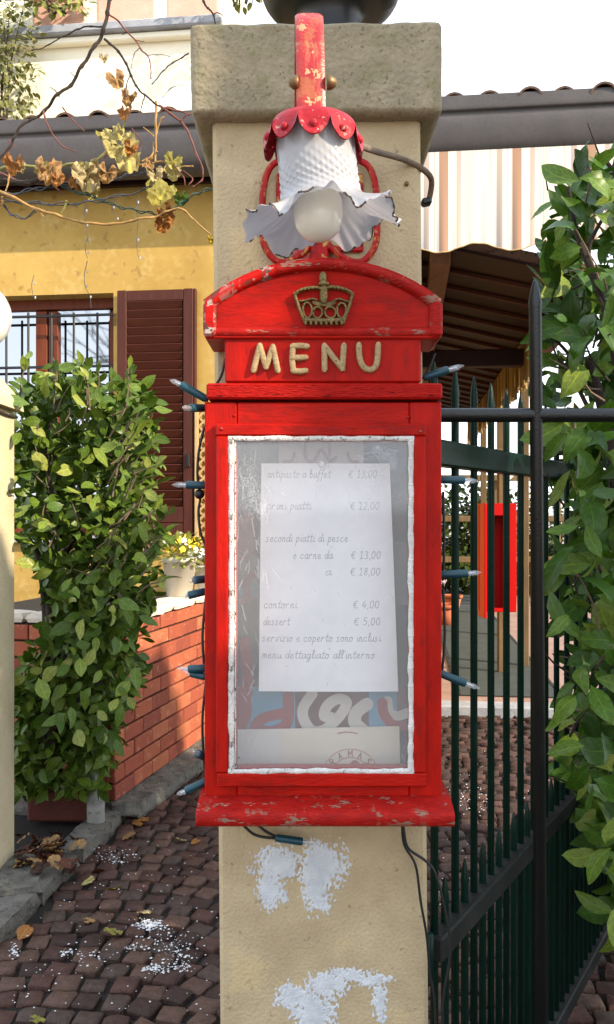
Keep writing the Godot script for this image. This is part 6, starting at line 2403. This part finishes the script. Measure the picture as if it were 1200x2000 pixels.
	var drops = [["470 1110 460 1160 468 1230 478 1300 470 1360 480 1410", "string of tiny drop lights hanging left before the ochre wall"], ["752 1055 742 1120 752 1200 745 1300 752 1390 770 1415", "string of tiny drop lights hanging nearer the pillar"], ["615 1090 612 1140 635 1190", "short string of drop lights between the two long ones"], ["476 1420 462 1500 465 1560 485 1610 500 1680", "string of tiny drop lights reaching down to the window lintel"], ["185 1500 180 1560 183 1620", "short string of drop lights hanging over the window at the left"]]
	for d in drops:
		var th = thing("drop_lights", d[1], "string lights", Vector3.ZERO, "hanging drop lights")
		tube_part("wire", [d[0], 3.4, 0.0018, "cable_grey"], th, s)
		var pp = smooth(pix(d[0], 3.4, 0, 0, s), 6)
		for i in range(4, pp.size(), 7):
			var mb = MB.new()
			mb.lathe(arc_profile(0.0034, 6), 8, Transform3D(Basis.from_scale(Vector3(1, 1.8, 1)), pp[i] + Vector3(0.008, -0.006, 0)))
			obj("bulb", mb, M.opal_glass, th)


func tube_part(called, c, parent, s):
	var pts = smooth(pix(c[0], c[1], 0, 0, s), 6)
	var w = FastNoiseLite.new()
	w.seed = hash(c[0]) % 1000
	w.frequency = 7.0
	var r = []
	for i in pts.size():
		pts[i] += Vector3(0, 0, 0.03 * w.get_noise_2d(pts[i].x, pts[i].y))
		var f = 1.0 - 0.45 * float(i) / pts.size()
		var node = 1.35 if i % 6 == 0 and i > 0 else 1.0
		r.append(c[2] * 0.82 * f * node)
	var mb = MB.new()
	mb.tube(pts, r, 7)
	return obj(called, mb, M[c[3]], parent)


# ------------------------------------------------------------------ litter on the ground
func ground_at(px, py, y = 0.0):
	var d = (EYE - y) * F / (py - 1000.0)
	return Vector3((px - 600.0) / F * d, y, -d)


func build_ground_litter():
	var forms = []
	for k in 5:
		forms.append(vine_leaf(300 + k, 0.22))
	var flat_forms = [leaf_mesh(0.75, 0.2, 0.6, 0.05), leaf_mesh(0.6, 0.3, 0.9, 0.06)]
	var list = [
		[226, 1735, 0.075, "dry_yellow", 0, 0.6, "bright yellow fallen leaf on the cobbles left of the pillar"],
		[181, 1716, 0.060, "dry_pale", 2, 2.0, "cream curled leaf left of the bright yellow one"],
		[229, 1824, 0.070, "dry_lime", 3, 1.0, "pale yellow crumpled leaf below the bright yellow one"],
		[277, 1780, 0.060, "dry_cream", 1, 4.0, "small cream leaf right of the yellow ones on the cobbles"],
		[207, 1698, 0.085, "dry_brown", 0, 1.2, "red-brown curled leaf by the kerb above the yellow one"],
		[282, 1606, 0.085, "dry_orange", 3, 1.0, "orange-brown leaf lying on the kerb"],
		[356, 1640, 0.060, "dry_cream", 2, 0.4, "cream leaf on the cobbles near the box's sill"],
		[386, 1640, 0.045, "dry_orange", 1, 2.4, "small orange leaf near the box's sill"],
		[258, 1627, 0.070, "dry_tan", 1, 2.4, "tan leaf standing on edge along the kerb"],
		[58, 1808, 0.075, "dry_orange", 0, 3.0, "orange leaf against the foot of the left post"],
		[78, 1716, 0.080, "dry_orange", 2, 1.4, "orange leaf on the old kerb beside the slab"],
		[102, 1700, 0.075, "dry_brown", 3, 0.2, "brown leaf lying under the heap beside the slab"],
		[165, 1797, 0.05, "dry_tan", 1, 5.0, "small tan leaf flat on the shaded cobbles at the left"],
		[62, 1990, 0.05, "dry_lime", 3, 5.0, "small greenish leaf at the bottom edge"]]
	for l in list:
		var at = ground_at(l[0], l[1], 0.012)
		var o = obj("fallen_leaf", (forms[l[4] % 5] if l[4] != 0 else flat_forms[0]), M[l[3]])
		o.transform = Transform3D(Basis(Vector3.UP, l[5]) * Basis(Vector3.RIGHT, -PI / 2 + rnd(-0.35, 0.35)) * Basis(Vector3.UP, rnd(-0.4, 0.4)), at).scaled_local(Vector3.ONE * l[2])
		tag(o, l[6], "leaf", "fallen leaves")
	# heap of brown leaves on the soil behind the slab
	var heap = []
	for k in 54:
		var at = ground_at(rnd(40, 150), rnd(1625, 1690), 0.05 + rnd(0, 0.04))
		var xf = Transform3D(Basis(Vector3.UP, rnd(0, TAU)) * Basis(Vector3.RIGHT, -PI / 2 + rnd(-0.7, 0.7)) * Basis(Vector3.UP, rnd(-0.6, 0.6)), at).scaled_local(Vector3.ONE * rnd(0.05, 0.09))
		heap.append(xf)
	for part in 3:
		var mine = []
		for i in heap.size():
			if i % 3 == part:
				mine.append(heap[i])
		var o = multi("leaf_heap", forms[part], M[["dry_brown", "dry_tan", "dry_dark"][part]], mine)
		tag(o, ["heap of red-brown dead leaves behind the grey slab", "tan dead leaves mixed into the heap behind the slab", "darkest dead leaves in the heap behind the slab"][part], "leaf litter", "", "stuff")
	# white plaster crumbs
	var crumb = MB.new()
	var ico = [Vector3(0.9, 0.1, 0), Vector3(0.2, 0.2, 1), Vector3(-0.8, 0.0, 0.5), Vector3(-0.7, 0.2, -0.7), Vector3(0.4, 0.0, -0.9), Vector3(0, 0.8, 0.1)]
	for k in 5:
		crumb.out_face([ico[k], ico[(k + 1) % 5], ico[5]], Vector3.ZERO)
	var xs = []
	var spots = [[292, 1806, 30, 10, 240], [300, 1822, 50, 22, 40], [222, 1674, 40, 16, 90], [165, 1652, 28, 9, 90], [142, 1678, 9, 9, 40], [26, 1857, 9, 14, 45], [305, 1893, 26, 9, 80], [345, 1862, 30, 26, 70], [126, 1862, 12, 8, 26], [180, 1870, 40, 16, 40], [355, 1888, 22, 10, 36], [258, 1851, 14, 6, 24], [330, 1840, 60, 40, 60]]
	for s in spots:
		for k in s[4]:
			xs.append(crumb_xf(ground_at(s[0] + rng.randfn() * s[2] * 0.5, s[1] + rng.randfn() * s[3] * 0.5, 0.004), 0.0015 + 0.0045 * pow(rng.randf(), 2.5)))
	for k in 200:
		xs.append(crumb_xf(ground_at(rnd(20, 430), rnd(1640, 1990), 0.003), rnd(0.0015, 0.004)))
	for k in 100:
		xs.append(crumb_xf(ground_at(rnd(850, 1110), rnd(1430, 1800), 0.003), rnd(0.0018, 0.005)))
	for k in 90:
		xs.append(crumb_xf(ground_at(920 + rng.randfn() * 26, 1560 + rng.randfn() * 22, 0.003), rnd(0.0018, 0.005)))
	var o = multi("plaster_crumbs", crumb.done(), M.crumb_white, xs)
	tag(o, "white plaster crumbs scattered over the cobbles", "crumbs", "", "stuff")


func crumb_xf(at, r):
	return Transform3D(Basis(Vector3.UP, rnd(0, TAU)).scaled_local(Vector3(r, r * rnd(0.6, 1.1), r * rnd(0.6, 1.3))), at)
